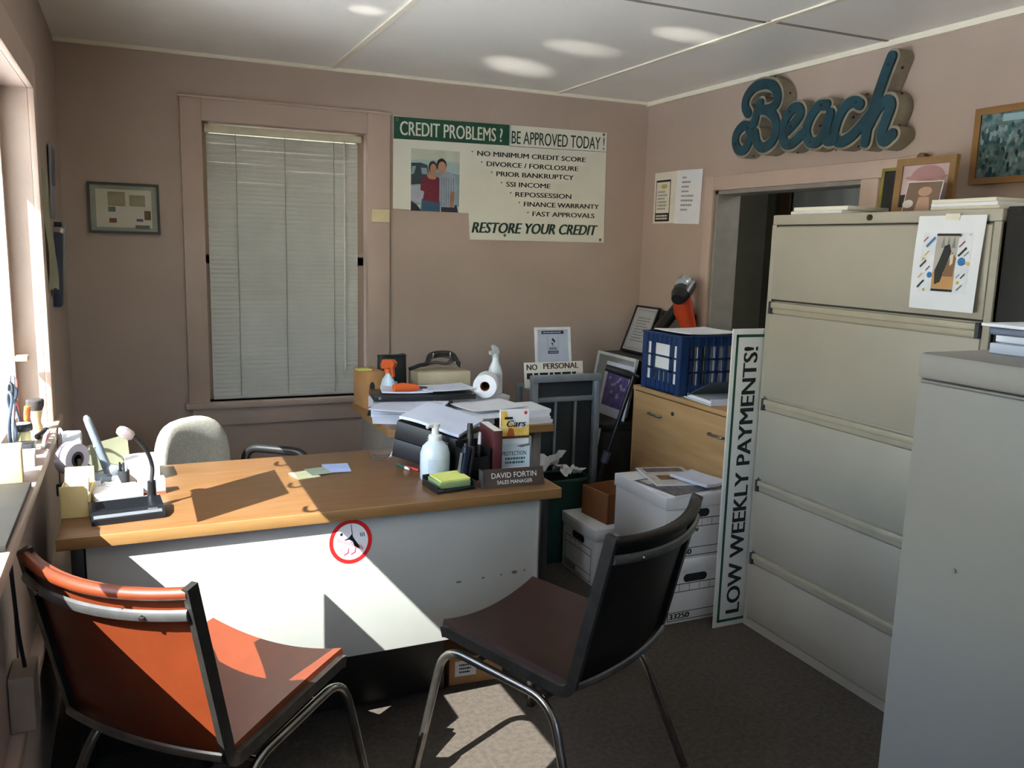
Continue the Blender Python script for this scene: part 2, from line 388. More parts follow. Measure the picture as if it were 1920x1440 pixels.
m = MB(); m.b2((-0.047, -0.012, -0.032), (0.047, 0, 0.032), 0.003)
tag(m.build('blank_plate', M('cream_tape', '#d6c79f', 0.6), None, (1.151, y0, 1.612)), 'small cream plate on the right casing of the back window', 'plate')

# ------------------------------------------------------------------ doorway
m = MB(); t = 0.02
m.b2((XR-t, DY1, 0), (XR, DY1+0.07, DZ+0.07), 0.003); m.b2((XR-t, DY0-0.30, DZ), (XR, DY1, DZ+0.07), 0.003)
m.b2((XR-t, DY0-0.09, 0), (XR, DY0, DZ), 0.003)
door = struct('door_1', m, CASING, 'pink-cased doorway behind the filing cabinets')
m = MB(); J = M('jamb_grey', '#8b8780', 0.6)
m.b2((XR, DY1-0.018, 0), (XR+0.14, DY1+0.001, DZ)); m.b2((XR, DY0, DZ-0.018), (XR+0.14, DY1, DZ)); m.b2((XR, DY0, 0), (XR+0.14, DY0+0.018, DZ))
struct('door_jamb', m, J, None, door)
m = MB(); m.cyl((XR-0.02, 2.32, 1.842), (XR-0.045, 2.32, 1.842), 0.018); struct('door_knob', m, M('brown_knob', '#6b4a30', 0.5), None, door)
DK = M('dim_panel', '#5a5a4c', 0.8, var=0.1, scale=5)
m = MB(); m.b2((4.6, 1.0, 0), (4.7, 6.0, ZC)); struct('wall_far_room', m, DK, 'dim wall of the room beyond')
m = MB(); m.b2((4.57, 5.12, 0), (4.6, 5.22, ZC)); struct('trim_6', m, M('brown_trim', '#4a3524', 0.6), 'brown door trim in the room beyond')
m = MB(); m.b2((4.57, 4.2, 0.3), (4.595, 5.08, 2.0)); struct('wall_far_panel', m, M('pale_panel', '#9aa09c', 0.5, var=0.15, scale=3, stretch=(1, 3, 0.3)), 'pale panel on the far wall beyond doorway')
ll = bpy.data.lights.new('far_room_fill', 'POINT'); ll.energy = 13.0; ll.shadow_soft_size = 0.12  # added fill light; no lamp is seen in the room beyond
lo = bpy.data.objects.new('far_room_fill', ll); COL.objects.link(lo); lo.location = (3.9, 3.2, 2.1)
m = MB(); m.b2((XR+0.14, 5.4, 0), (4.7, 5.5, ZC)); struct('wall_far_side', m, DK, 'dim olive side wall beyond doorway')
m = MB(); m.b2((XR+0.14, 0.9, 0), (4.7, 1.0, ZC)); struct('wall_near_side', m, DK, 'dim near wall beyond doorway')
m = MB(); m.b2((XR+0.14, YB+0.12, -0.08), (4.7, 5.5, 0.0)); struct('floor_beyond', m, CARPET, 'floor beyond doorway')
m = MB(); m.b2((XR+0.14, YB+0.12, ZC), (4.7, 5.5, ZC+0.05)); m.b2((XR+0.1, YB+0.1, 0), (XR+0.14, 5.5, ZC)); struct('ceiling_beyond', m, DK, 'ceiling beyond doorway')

# ------------------------------------------------------------------ lateral filing cabinet (five drawers)
fc = thing('filing_cabinet', 'tall putty five-drawer lateral filing cabinet with a printed sheet taped to its top drawer', 'filing cabinet', (2.2, 1.62, 0))
W, D, H = 0.925, 0.46, 1.62          # along y, along x, height
m = MB()
m.b2((0.006, 0, 0.03), (D, W, H-0.036), 0.002); m.b2((0, 0, H-0.036), (D, W, H), 0.004)
m.b2((0.0005, 0.001, 0), (D, W-0.001, 0.035))
m.build('cabinet_body', PUTTY, fc)
for y in (0, W-0.022):
    m = MB(); m.b2((0.0, y, 0.0), (0.02, y+0.022, H-0.036)); m.build('corner_post', PUTTY, fc)
zs = [0.035, 0.315, 0.612, 0.934, 1.305, 1.58]
for i in range(5):
    z0, z1 = zs[i], zs[i+1]
    hz = 0.0 if i == 4 else 0.046
    m = MB(); m.b2((-0.004, 0.024, z0+0.004), (0.03, W-0.024, z1-0.004-hz), 0.003)
    d = m.build('drawer', PUTTY, fc)
    if i < 4:
        m = MB(); m.b2((-0.002, 0.03, z1-hz-0.001), (0.03, W-0.03, z1-0.026), 0.002); m.b2((-0.012, 0.024, z1-0.028), (0.03, W-0.024, z1-0.006), 0.004)
        m.build('drawer_grip', GRIP, d)
        for y in (0.024, W-0.036):
            m = MB(); m.b2((-0.013, y, z1-0.050), (0.02, y+0.012, z1-0.004)); m.build('grip_end', DARKG, d)
m = MB(); m.b2((0.004, 0.020, 0.03), (0.012, 0.0245, 1.585)); m.b2((0.004, W-0.0245, 0.03), (0.012, W-0.020, 1.585)); m.b2((0.001, 0.02, 1.579), (0.01, W-0.02, 1.584)); m.b2((0.001, 0.02, 1.303), (0.01, W-0.02, 1.308)); m.build('drawer_gap', GAP, fc)
m = MB(); m.cyl((0.002, 0.464, 1.603), (-0.006, 0.464, 1.603), 0.010); m.cyl((-0.006, 0.464, 1.603), (-0.008, 0.464, 1.603), 0.006); m.build('lock', M('bronze_lock', '#4a3a2c', 0.4, 0.6), fc)

# black tall cabinet beside it
bc = thing('black_cabinet', 'tall black metal cabinet close against the putty filing cabinet at the right edge', 'cabinet', (2.212, 1.046, 0))
m = MB(); m.b2((0, 0, 0), (0.44, 0.57, 1.625), 0.004); m.build('cabinet_body', BLACKM, bc)
m = MB(); m.b2((-0.008, 0.01, 0.05), (0.0, 0.28, 1.60), 0.002); m.build('door', BLACKM, bc)
m = MB(); m.b2((-0.008, 0.29, 0.05), (0.0, 0.56, 1.60), 0.002); m.build('door', BLACKM, bc)

# near white filing cabinet
nc = thing('filing_cabinet', 'pale four-drawer filing cabinet nearest on the right, seen along its blank front', 'filing cabinet', (1.25, 0.13, 0))
W2, H2 = 0.915, 1.318
m = MB(); m.b2((0.004, 0, 0), (0.46, W2, H2-0.048), 0.003); m.b2((-0.004, 0, H2-0.046), (0.46, W2, H2), 0.008); m.build('cabinet_body', PUTTY2, nc)
m = MB(); m.b2((-0.003, 0.004, 0.02), (0.02, W2-0.004, H2-0.052), 0.004); m.build('drawer', PUTTY2, nc)
m = MB(); m.cyl((-0.003, 0.80, 0.96), (-0.0055, 0.80, 0.96), 0.0035, n=10); m.build('dent_mark', M('scuff', '#8d8577', 0.7), nc)

# ------------------------------------------------------------------ maple lateral file
mf = thing('wooden_file_cabinet', 'maple two-drawer lateral file cabinet under the blue crate', 'cabinet', (2.2, 2.56, 0))
Wm, Dm, Hm = 0.88, 0.46, 0.835
m = MB(); m.b2((0.0, 0, 0), (Dm, 0.018, Hm-0.02)); m.b2((0.0, Wm-0.018, 0), (Dm, Wm, Hm-0.02)); m.b2((0.02, 0.018, 0.02), (Dm, Wm-0.018, Hm-0.02)); m.b2((-0.006, 0, Hm-0.02), (Dm, Wm, Hm), 0.002)
m.build('cabinet_body', MAPLE, mf)
for z0, z1 in ((0.06, 0.425), (0.43, 0.81)):
    m = MB(); m.b2((-0.004, 0.020, z0), (0.02, Wm-0.020, z1), 0.002); d = m.build('drawer', MAPLE, mf)
    for y in (0.22, 0.68):
        m = MB(); zc = z1-0.085
        m.tube(fillet([(-0.004, y-0.048, zc), (-0.022, y-0.044, zc), (-0.022, y+0.044, zc), (-0.004, y+0.048, zc)], 0.012), 0.0055, 8)
        m.build('drawer_pull', STEEL, d)
    if z0 > 0.1:
        m = MB(); m.cyl((-0.004, 0.545, z1-0.055), (-0.008, 0.545, z1-0.055), 0.009); m.build('lock', DARKG, d)

# ------------------------------------------------------------------ desk
dk = thing('desk', 'metal office desk with wood-laminate top and white front panel', 'desk', (0, 2.26, 0))
m = MB(); m.use(OAK); m.b2((-0.195, 0.004, 0.708), (1.195, 0.66, 0.74), 0.003); m.use(OAKE); m.b2((-0.198, -0.002, 0.708), (1.198, 0.006, 0.739), 0.002); m.b2((1.193, 0, 0.708), (1.199, 0.66, 0.739)); m.build('desktop', None, dk)
m = MB(); m.b2((-0.135, 0.024, 0.285), (1.135, 0.040, 0.706), 0.003); m.build('front_panel', PANELW, dk)
for x0, x1, yy, z0 in ((-0.136, 0.22, 0.06, 0.10), (0.36, 0.90, 0.22, 0.012)):
    m = MB(); m.b2((x0, yy, z0), (x1, 0.50, 0.705), 0.004); m.build('drawer_pedestal', BLACKM, dk)
m = MB(); m.b2((1.137, 0.020, 0.08), (1.166, 0.62, 0.708), 0.003); m.build('end_panel', BLACKM, dk)
m = MB(); m.b2((-0.168, 0.020, 0.08), (-0.138, 0.62, 0.708), 0.003); m.build('end_panel', BLACKM, dk)
m = MB(); m.b2((1.133, 0.016, 0.285), (1.139, 0.024, 0.70)); m.build('panel_trim', CHROME, dk)
for x in (-0.152, 1.151):
    for y in (0.07, 0.58):
        m = MB(); m.b2((x-0.014, y-0.014, 0.0), (x+0.014, y+0.014, 0.10), 0.002); m.build('leg', CHROME, dk)
# bird sticker
m = art(); fr = (V((0.539, 0.0236, 0.637)), V((1, 0, 0)), V((0, 0, 1)))
m.use(RED); ell(m, 0, 0, 0.0615, 0.0655, fr, 0.0006, 40)
m.use(M('sticker_white', '#eceef2', 0.35)); ell(m, 0, 0, 0.050, 0.054, fr, 0.0012, 40)
m.use(INK)
m.poly2([(0.004,0.024),(-0.006,0.012),(-0.018,0.008),(-0.017,0.005),(-0.004,0.007),(0.006,0.000),(0.010,-0.014),(0.022,-0.022),(0.026,-0.018),(0.020,-0.008),(0.012,0.004),(0.006,0.014)], *fr, 0.0018)
m.poly2([(0.0,0.052),(0.001,0.052),(0.005,0.022),(0.003,0.022)], *fr, 0.0018)
for x in (0.026, 0.031, 0.036): m.poly2([(x, 0.024),(x+0.002, 0.024),(x+0.004, 0.012),(x+0.002, 0.012)], *fr, 0.0018)
ell(m, -0.027, 0.024, 0.004, 0.005, fr, 0.0018, 10)
m.use(M('sticker_pink', '#e58a96', 0.5))
for i in range(16):
    x = -0.040+i*0.0048; y = 0.010-i*0.0021; rect(m, x, y-0.006, x+0.0036, y+0.006*(1 if i % 3 else 0.4), fr, 0.0018)
m.use(M('sticker_magenta', '#b83a5a', 0.5))
for dx in (-0.010, 0.010): m.poly2([(dx+0.002,-0.018),(dx+0.005,-0.018),(dx+0.004,-0.034),(dx-0.010,-0.040),(dx-0.012,-0.037),(dx,-0.031)], *fr, 0.0018)
m.build('round_sticker', None, dk)
fr = (V((0, 0.0236, 0)), V((1, 0, 0)), V((0, 0, 1)))
for x, z, a, b in ((0.87,0.468,0.010,0.003),(0.95,0.47,0.005,0.003),(1.01,0.472,0.003,0.003),(1.055,0.474,0.010,0.005),(1.09,0.476,0.004,0.003)):
    m = art(); ell(m, x, z, a, b, fr, 0.0005, 8); m.build('scuff_mark', M('scuff_dark', '#55564f', 0.8), dk)

# ------------------------------------------------------------------ stacking chairs
def make_chair(label, loc, rz, vin_seat, vin_back, group):
    t = thing('stacking_chair', label, 'chair', loc, (0, 0, rz), group)
    hw = 0.212; SH = 0.452
    def rail(s):        # seat rail that turns up into the back post
        return fillet([(s*hw, 0.205, SH-0.004), (s*hw, 0.19, SH), (s*hw, -0.19, SH-0.035), (s*(hw+0.002), -0.215, SH-0.02), (s*(hw+0.004), -0.31, 0.84)], 0.04, 6)
    for s_ in (-1, 1):
        p = rail(s_); m = MB(); N = len(p); hx, hy = 0.0075, 0.014; sec = []
        for i, q in enumerate(p):
            T_ = (p[min(i+1, N-1)]-p[max(i-1, 0)]).normalized(); X = V((1, 0, 0)); X = (X-T_*X.dot(T_)).normalized(); Z = T_.cross(X)
            sec.append([q+X*hx+Z*hy, q-X*hx+Z*hy, q-X*hx-Z*hy, q+X*hx-Z*hy])
        vs = [v for c in sec for v in c]; fs = [(i*4+j, i*4+(j+1) % 4, (i+1)*4+(j+1) % 4, (i+1)*4+j) for i in range(N-1) for j in range(4)] + [(3,2,1,0), ((N-1)*4, (N-1)*4+1, (N-1)*4+2, (N-1)*4+3)]
        m.add(vs, fs); m.build('side_rail', STEEL_D, t, ang=50)
        a = s_*(hw-0.012); b = s_*(hw+0.062)
        path = fillet([(b, 0.255, 0.008), (a+s_*0.012, 0.20, SH-0.045), (a+s_*0.012, -0.16, SH-0.075), (b, -0.30, 0.008)], 0.075, 8)
        m = MB(); m.tube(path, 0.0115, 12); lg = m.build('leg', CHROME_D, t)
        for y in (0.255, -0.30):
            m = MB(); m.cyl((b, y, 0.0), (b, y, 0.022), 0.015, 0.013, 12); m.build('foot_glide', BLACKP, lg)
    for y, z in ((0.10, SH-0.06), (-0.13, SH-0.075)):
        m = MB(); m.tube([(-hw+0.002, y, z), (0, y, z-0.01), (hw-0.002, y, z)], 0.008, 8); m.build('cross_brace', CHROME_D, t)
    def sp(u, v):       # sling seat
        x = (u-0.5)*2*(hw-0.006); y = 0.212-v*0.405; sag = 0.034*(1-(2*u-1)**2)
        return (x, y - (0.012*(1-(2*u-1)**2) if v > 0.9 else 0), SH+0.010-0.036*v-sag*(0.85+0.15*v)+0.004*math.sin(math.pi*v))
    m = MB(); m.grid(sp, 14, 14, 0.016); m.build('seat', vin_seat, t)
    def bp(u, v):
        x = (u-0.5)*2*(hw+0.001); k = 1-(2*u-1)**2; z = 0.430+v*0.398
        return (x, -0.215-0.095*v-0.045*k*(0.55+0.45*v)+0.004, z-0.010*k*v)
    m = MB(); m.grid(bp, 16, 12, 0.014); bk = m.build('backrest', vin_back, t)
    m = MB(); m.tube([V(bp(i/16, 1.0))+V((0, -0.006, -0.002)) for i in range(17)], 0.0125, 10); m.build('top_roll', vin_back, bk)
    for v_, r_ in ((0.885, 0.0075), (0.035, 0.0065)):
        m = MB(); m.tube([V(bp(i/16, v_))+V((0, -0.019, 0)) for i in range(17)], r_, 8, flat=1.6); m.build('stiffener_bar', STEEL, bk)
    for u in (0.18, 0.82):
        q = V(bp(u, 0.885)); m = MB(); m.lathe([(0.0, 0.006), (0.005, 0.004), (0.006, 0)], q+V((0, -0.029, 0)), 10, (90, 0, 0)); m.build('bolt', CHROME, bk)
    return t
STEEL_D = M('worn_side_rail', '#5a5854', 0.28, 0.8, var=0.15, scale=30)
CHROME_D = M('worn_chrome', '#8f8c86', 0.25, 0.95, var=0.15, scale=25)
make_chair('stacking chair of sunlit-orange vinyl with chrome legs, back to the window wall', (0.149, 1.97, 0), -46.2, VINYL_SUN, VINYL_SUN, 'stacking chairs')
make_chair('stacking chair of the same vinyl toned shade-brown, with black back, standing before the desk right end', (1.012, 1.945, 0), 28.0, VINYL_SHADE, BLACKV, 'stacking chairs')

# ------------------------------------------------------------------ office swivel chair behind the desk
oc = thing('office_chair', 'grey fabric swivel chair with black arm behind the desk', 'chair', (0.285, 3.13, -0.0), (0, 0, 50))
# local: faces -y
def cush(w_, h_, d_, n, bend):
    def fn(u, v):
        a = math.pi*(u-0.5)*0.999; b = 2*math.pi*v
        e = 0.62
        ca, sa, cb, sb = math.cos(a), math.sin(a), math.cos(b), math.sin(b)
        f = lambda q, p: math.copysign(abs(q)**p, q)
        x = w_*f(ca, e)*f(cb, e); z = h_*f(ca, e)*f(sb, e); y = d_*f(sa, 0.9)
        return (x, y-bend*(x/w_)**2, z)
    return fn
m = MB(); f0 = cush(0.20, 0.225, 0.05, 0, 0.05); m.grid(lambda u, v: V(f0(u, v))+V((0, 0.18, 0.602)), 20, 40); m.build('backrest', GREYFAB, oc)
m = MB(); f1 = cush(0.235, 0.05, 0.22, 0, 0.0); m.grid(lambda u, v: V(f1(u, v))+V((0, -0.06, 0.43)), 20, 40); m.build('seat', GREYFAB, oc)
for s_ in (-1, 1):
    m = MB(); m.tube(fillet([(s_*0.19, 0.10, 0.42), (s_*0.27, 0.10, 0.44), (s_*0.28, 0.11, 0.665), (s_*0.28, -0.17, 0.668), (s_*0.27, -0.20, 0.45), (s_*0.19, -0.16, 0.42)], 0.07, 7), 0.017, 10); m.build('armrest', BLACKP, oc)
m = MB(); m.cyl((0, 0, 0.10), (0, 0, 0.40), 0.03); m.cyl((0,0,0.10),(0,0,0.24),0.045); m.tube([(0, 0.10, 0.40), (0, 0.22, 0.42), (0, 0.225, 0.6)], 0.022, 8); m.build('gas_column', BLACKP, oc)
for k in range(5):
    a = R(72*k+20); m = MB(); m.tube([(0.03*math.cos(a), 0.03*math.sin(a), 0.11), (0.27*math.cos(a), 0.27*math.sin(a), 0.075)], [0.026, 0.016], 8); lg = m.build('leg', BLACKP, oc)
    m = MB(); m.cyl((0.27*math.cos(a)-0.02*math.sin(a), 0.27*math.sin(a)+0.02*math.cos(a), 0.028), (0.27*math.cos(a)+0.02*math.sin(a), 0.27*math.sin(a)-0.02*math.cos(a), 0.028), 0.028); m.build('caster', BLACKP, lg)

# ------------------------------------------------------------------ credenza behind the desk, with its pile
cr = thing('side_table', 'low tan wooden table behind the desk buried under papers', 'table', (1.25, 3.45, 0))
m = MB(); m.prism([(-0.36, 0.30), (-0.36, -0.30), (-0.22, -0.40), (0.32, -0.40), (0.32, 0.30)], (0, 0, 0.728), (1,0,0), (0,1,0), (0,0,0.03)); m.build('table_top', OAKE, cr)
for x in (-0.30, 0.28):
    m = MB(); m.b2((x-0.018, -0.33, 0), (x+0.018, 0.28, 0.728), 0.003); m.build('end_panel', M('grey_laminate', '#77716a', 0.5), cr)
m = MB(); m.b2((-0.28, 0.25, 0.12), (0.26, 0.268, 0.728)); m.build('back_panel', M('grey_laminate2', '#5f5a54', 0.5), cr)

# unseen eave hooks and window signs, added for the shadows they cast indoors
for y in (1.84, 1.57, 1.32):
    m = MB(); m.tube([(-0.978, y+0.035*math.cos(R(a)), 2.375+0.035*math.sin(R(a))) for a in range(60, 340, 20)], 0.006, 6); m.build('shadow_hook', BLACKM, eave)
for y0_, y1_, z0_, z1_ in ((1.97, 2.25, 1.255, 1.56), (1.47, 1.74, 1.10, 1.385)):
    m = MB(); m.b2((-0.357, y0_-0.028, z0_+0.046), (-0.353, y1_-0.028, z1_+0.046), 0.001)
    m.build('shadow_sign', PAPER2, win1)

# ------------------------------------------------------------------ banner on back wall
bn = thing('banner', 'large white and green credit banner with a couple photo on the back wall', 'banner', (1.222, YB-0.001, 1.508))
def bfr(y): return (V((0, y, 0)), V((1, 0, 0.010)), V((0, 0, 1)))
m = MB()
poly = [(0,0.143),(0.410,0.136),(0.419,0),(1.234,0.005),(1.223,0.608),(0,0.596)]
m.prism([(x, z) for x, z in poly], (0, -0.004, 0), (1,0,0), (0,0,1), (0, 0.004, 0)); m.build('banner_sheet', VINYLW, bn)
F = bfr(-0.004)
m = art(); m.use(GREENB); m.poly2([(0.001,0.486),(0.632,0.496),(0.632,0.602),(0.001,0.594)], V((0,-0.004,0)), V((1,0,0)), V((0,0,1)), 0.0008); m.build('green_header', None, bn)
m = art(); m.use(GREYINK); m.poly2([(0.634,0.492),(1.226,0.502),(1.226,0.505),(0.634,0.496)], V((0,-0.004,0)), V((1,0,0)), V((0,0,1)), 0.0008); m.poly2([(0.634,0.498),(0.638,0.498),(0.638,0.602),(0.634,0.602)], V((0,-0.004,0)), V((1,0,0)), V((0,0,1)), 0.0008); m.build('header_rule', None, bn)
lines = [('CREDIT PROBLEMS ?', 1.255, 2.014, 1.815, 0.068, 0.012, 0), ('BE APPROVED TODAY !', 1.867, 2.016, 2.432, 0.066, 0.006, 0),
 ('NO MINIMUM CREDIT SCORE', 1.673, 1.941, 2.317, 0.025, 0.03, 0), ('DIVORCE / FORCLOSURE', 1.727, 1.891, 2.274, 0.025, 0.03, 0), ('PRIOR BANKRUPTCY', 1.784, 1.843, 2.247, 0.025, 0.03, 0),
 ('SSI INCOME', 1.842, 1.792, 2.106, 0.025, 0.03, 0), ('REPOSSESSION', 1.897, 1.742, 2.237, 0.025, 0.03, 0), ('FINANCE WARRANTY', 1.949, 1.693, 2.414, 0.025, 0.03, 0),
 ('FAST APPROVALS', 2.002, 1.643, 2.388, 0.025, 0.03, 0), ('RESTORE YOUR CREDIT', 1.649, 1.544, 2.412, 0.056, 0.035, 0.25)]
for i, (t_, x0, z0, x1, h, bo, sh) in enumerate(lines):
    m = art(); text(m, t_, (x0-1.222, -0.004, z0-1.508), (1, 0, 0.011), (0, 0, 1), x1-x0, h, 0.0016, bo, sh)
    m.build('lettering', VINYLW if i == 0 else (INKG if i in (1, 9) else INK), bn)
    if 2 <= i <= 8:
        m = art(); text(m, '*', (x0-1.222-0.032, -0.004, z0-1.508+0.014), (1, 0, 0.011), (0, 0, 1), 0.010, 0.010, 0.0016, 0.02); m.build('bullet_star', INK, bn)
# photo of a couple
m = art(); ox, oz = 0.093, 0.137; PW, PH = 0.262, 0.309
def q(pts, mat, lift): m.use(mat); m.poly2([(ox+x*PW, oz+y*PH) for x, y in pts], V((0,-0.004,0)), V((1,0,0)), V((0,0,1)), lift)
q([(0,0),(1,0),(1,1),(0,1)], M('photo_sky', '#b9bfae', 0.5), 0.0008)
q([(0,0.55),(1,0.55),(1,0.82),(0.5,0.84),(0,0.82)], M('photo_haze', '#9fb4b3', 0.5), 0.0010)
q([(0,0.1),(1,0.1),(1,0.62),(0.7,0.66),(0,0.62)], M('photo_teal', '#7d9a9d', 0.5), 0.0012)
q([(0,0.62),(0,0.77),(0.2,0.78),(0.33,0.75),(0.38,0.58),(0.3,0.45),(0,0.42)], M('photo_car', '#33414a', 0.5), 0.0014)
q([(0.02,0.72),(0.10,0.72),(0.06,0.6),(0.0,0.58)], M('photo_glint', '#7f9aa2', 0.5), 0.0016)
q([(0.2,0.70),(0.32,0.70),(0.34,0.60),(0.22,0.60)], M('photo_glint', '#7f9aa2', 0.5), 0.0016)
q([(0,0.40),(0.3,0.42),(0.28,0.10),(0,0.18)], M('photo_hood', '#a4a6b3', 0.5), 0.0014)
q([(0,0),(0.22,0),(0.12,0.10),(0,0.16)], M('photo_dark', '#20222c', 0.5), 0.0016)
q([(0.62,0),(0.98,0),(0.95,0.12),(0.62,0.12)], M('photo_jeans_dark', '#2a3145', 0.5), 0.0016)
q([(0.58,0.08),(0.90,0.08),(0.95,0.40),(0.92,0.58),(0.80,0.66),(0.66,0.66),(0.58,0.55)], M('photo_shirt', '#8f9aa6', 0.5), 0.0018)
for k in range(6): q([(0.62+k*0.05,0.10),(0.63+k*0.05,0.10),(0.63+k*0.05,0.56),(0.62+k*0.05,0.56)], M('photo_stripe', '#5c6b80', 0.5), 0.0020)
q([(0.80,0.08),(0.88,0.08),(0.91,0.34),(0.82,0.34)], M('photo_skin', '#a97f66', 0.5), 0.0020)
q([(0.20,0),(0.60,0),(0.60,0.18),(0.22,0.20)], M('photo_jeans', '#3b5a74', 0.5), 0.0018)
q([(0.24,0.18),(0.58,0.15),(0.58,0.54),(0.50,0.60),(0.30,0.58),(0.20,0.50),(0.19,0.34),(0.27,0.32)], M('photo_red', '#6d1f33', 0.5), 0.0022)
q([(0.32,0.58),(0.36,0.53),(0.48,0.52),(0.54,0.58),(0.50,0.64),(0.36,0.64)], M('photo_skin', '#a97f66', 0.5), 0.0024)
def qe(cx, cy, rx, ry, mat, lift): q([(cx+rx*math.cos(R(a)), cy+ry*math.sin(R(a))) for a in range(0, 360, 18)], mat, lift)
qe(0.44, 0.72, 0.09, 0.10, M('photo_hair', '#2c2420', 0.5), 0.0026); qe(0.45, 0.69, 0.065, 0.085, M('photo_skin', '#a97f66', 0.5), 0.0028)
qe(0.62, 0.76, 0.105, 0.11, M('photo_hair', '#2c2420', 0.5), 0.0030); qe(0.63, 0.72, 0.085, 0.10, M('photo_skin2', '#b58a72', 0.5), 0.0032)
m.build('printed_photo', None, bn)
for x, z in ((0.018, 0.580), (1.205, 0.596), (0.62, 0.028), (1.21, 0.020)):
    m = MB(); m.lathe([(0.004,0),(0.0075,0.0015),(0.0085,0)], (x, -0.0045, z), 14, (90, 0, 0)); m.build('grommet', STEEL, bn)

# ------------------------------------------------------------------ framed things helper: local x width, z height, front = -y, origin bottom centre
def framed(name, label, cat, w_, h, fw, fmat, loc, rot, paint, depth=0.016, glass=True, group=None):
    t = thing(name, label, cat, loc, rot, group)
    m = MB(); a, b = w_/2, w_/2-fw; o = [(-a,0),(a,0),(a,h),(-a,h)]; i_ = [(-b,fw),(b,fw),(b,h-fw),(-b,h-fw)]
    vs = []
    for y in (-depth, 0.0): vs += [(x, y, z) for x, z in o] + [(x, y+(0.002 if y < 0 else 0), z) for x, z in i_]
    fs = []
    for k in range(4):
        k2 = (k+1) % 4; fs += [(k, k2, 4+k2, 4+k), (8+k2, 8+k, 12+k, 12+k2), (k, 8+k, 8+k2, k2), (4+k, 4+k2, 12+k2, 12+k)]
    m.add(vs, fs); m.build('frame', fmat, t, ang=25)
    m = art(); yb = -depth*0.55; fr = (V((-b, yb, fw)), V((1,0,0)), V((0,0,1))); paint(m, 2*b, h-2*fw, fr); m.build('print', None, t)
    if glass:
        m = MB(); m.b2((-b, -depth*0.8, fw), (b, -depth*0.8+0.001, h-fw)); m.build('glass', PICGL, t)
    m = MB(); m.b2((-b, -0.004, fw), (b, -0.001, h-fw)); m.build('backing', CARD2, t)
    return t
def pr(m, x0, y0, x1, y1, mat, fr, l): m.use(mat); rect(m, x0, y0, x1, y1, fr, l)
def paint_cert(m, w_, h, fr):
    pr(m, 0, 0, w_, h, PAPER, fr, 0); m.use(M('cert_border', '#9aa0b0', 0.6))
    for k in (0.012,):
        rect(m, k, k, w_-k, k+0.004, fr, 0.0004); rect(m, k, h-k-0.004, w_-k, h-k, fr, 0.0004); rect(m, k, k, k+0.004, h-k, fr, 0.0004); rect(m, w_-k-0.004, k, w_-k, h-k, fr, 0.0004)
    m.use(GREYINK); dashes(m, w_*0.2, h*0.2, w_*0.85, h*0.8, 9, fr, 0.0004, 0.4, 3)
def paint_licence(m, w_, h, fr):
    pr(m, 0, 0, w_, h, M('mat_sage', '#9fa393', 0.7), fr, 0); pr(m, 0.022, 0.016, w_-0.022, h-0.018, PAPER2, fr, 0.0004)
    m.use(M('faded_olive', '#a39b7c', 0.8)); rect(m, w_*0.26, h*0.55, w_*0.52, h*0.86, fr, 0.0008); rect(m, w_*0.58, h*0.55, w_*0.82, h*0.80, fr, 0.0008)
    m.use(M('faded_teal', '#66807c', 0.8)); rect(m, w_*0.26, h*0.42, w_*0.37, h*0.53, fr, 0.0008); rect(m, w_*0.66, h*0.05, w_*0.88, h*0.14, fr, 0.0008)
    m.use(M('faded_brown', '#7a6247', 0.8)); rect(m, w_*0.80, h*0.26, w_*0.90, h*0.46, fr, 0.0008); rect(m, w_*0.27, h*0.18, w_*0.38, h*0.28, fr, 0.0008)
    m.use(M('faded_plum', '#6c5d6c', 0.8)); rect(m, w_*0.68, h*0.22, w_*0.78, h*0.28, fr, 0.0010); m.use(M('faded_red', '#95655a', 0.8)); rect(m, w_*0.66, h*0.08, w_*0.76, h*0.14, fr, 0.0012)
framed('framed_license', 'small black-framed faded certificate hanging left of the back window', 'picture', 0.293, 0.222, 0.011, BLACKP, (-0.018, YB-0.0005, 1.488), (0, 0, 0), paint_licence)
CROWD = M('crowd_print', '#1c4a50', 0.5, scale=38, var2='#7f9794')
def paint_crowd(m, w_, h, fr):
    pr(m, 0, 0, w_, h, PAPER2, fr, 0); pr(m, 0.0, 0.0, w_, h, CROWD, fr, 0.0004); pr(m, w_*0.25, h*0.86, w_*0.75, h*0.97, M('crowd_sky', '#9fc0c4', 0.5), fr, 0.0008)
    q_ = random.Random(5)
    for k in range(120):
        x, y = q_.uniform(0.03, 0.94)*w_, q_.uniform(0.08, 0.80)*h
        m.use((M('crowd_pale', '#8fa5a3', 0.5), M('crowd_dark', '#123a40', 0.5), M('crowd_mid', '#2f6a70', 0.5))[k % 3]); ell(m, x, y, 0.006, 0.010, fr, 0.001+k*0.000004, 6)
framed('framed_picture', 'oak-framed turquoise crowd print on the right wall at the frame edge', 'picture', 0.36, 0.256, 0.022, M('oak_frame', '#86602f', 0.45, var=0.1), (XR-0.0005, 1.952, 1.735), (0, 0, -90), paint_crowd, 0.02)

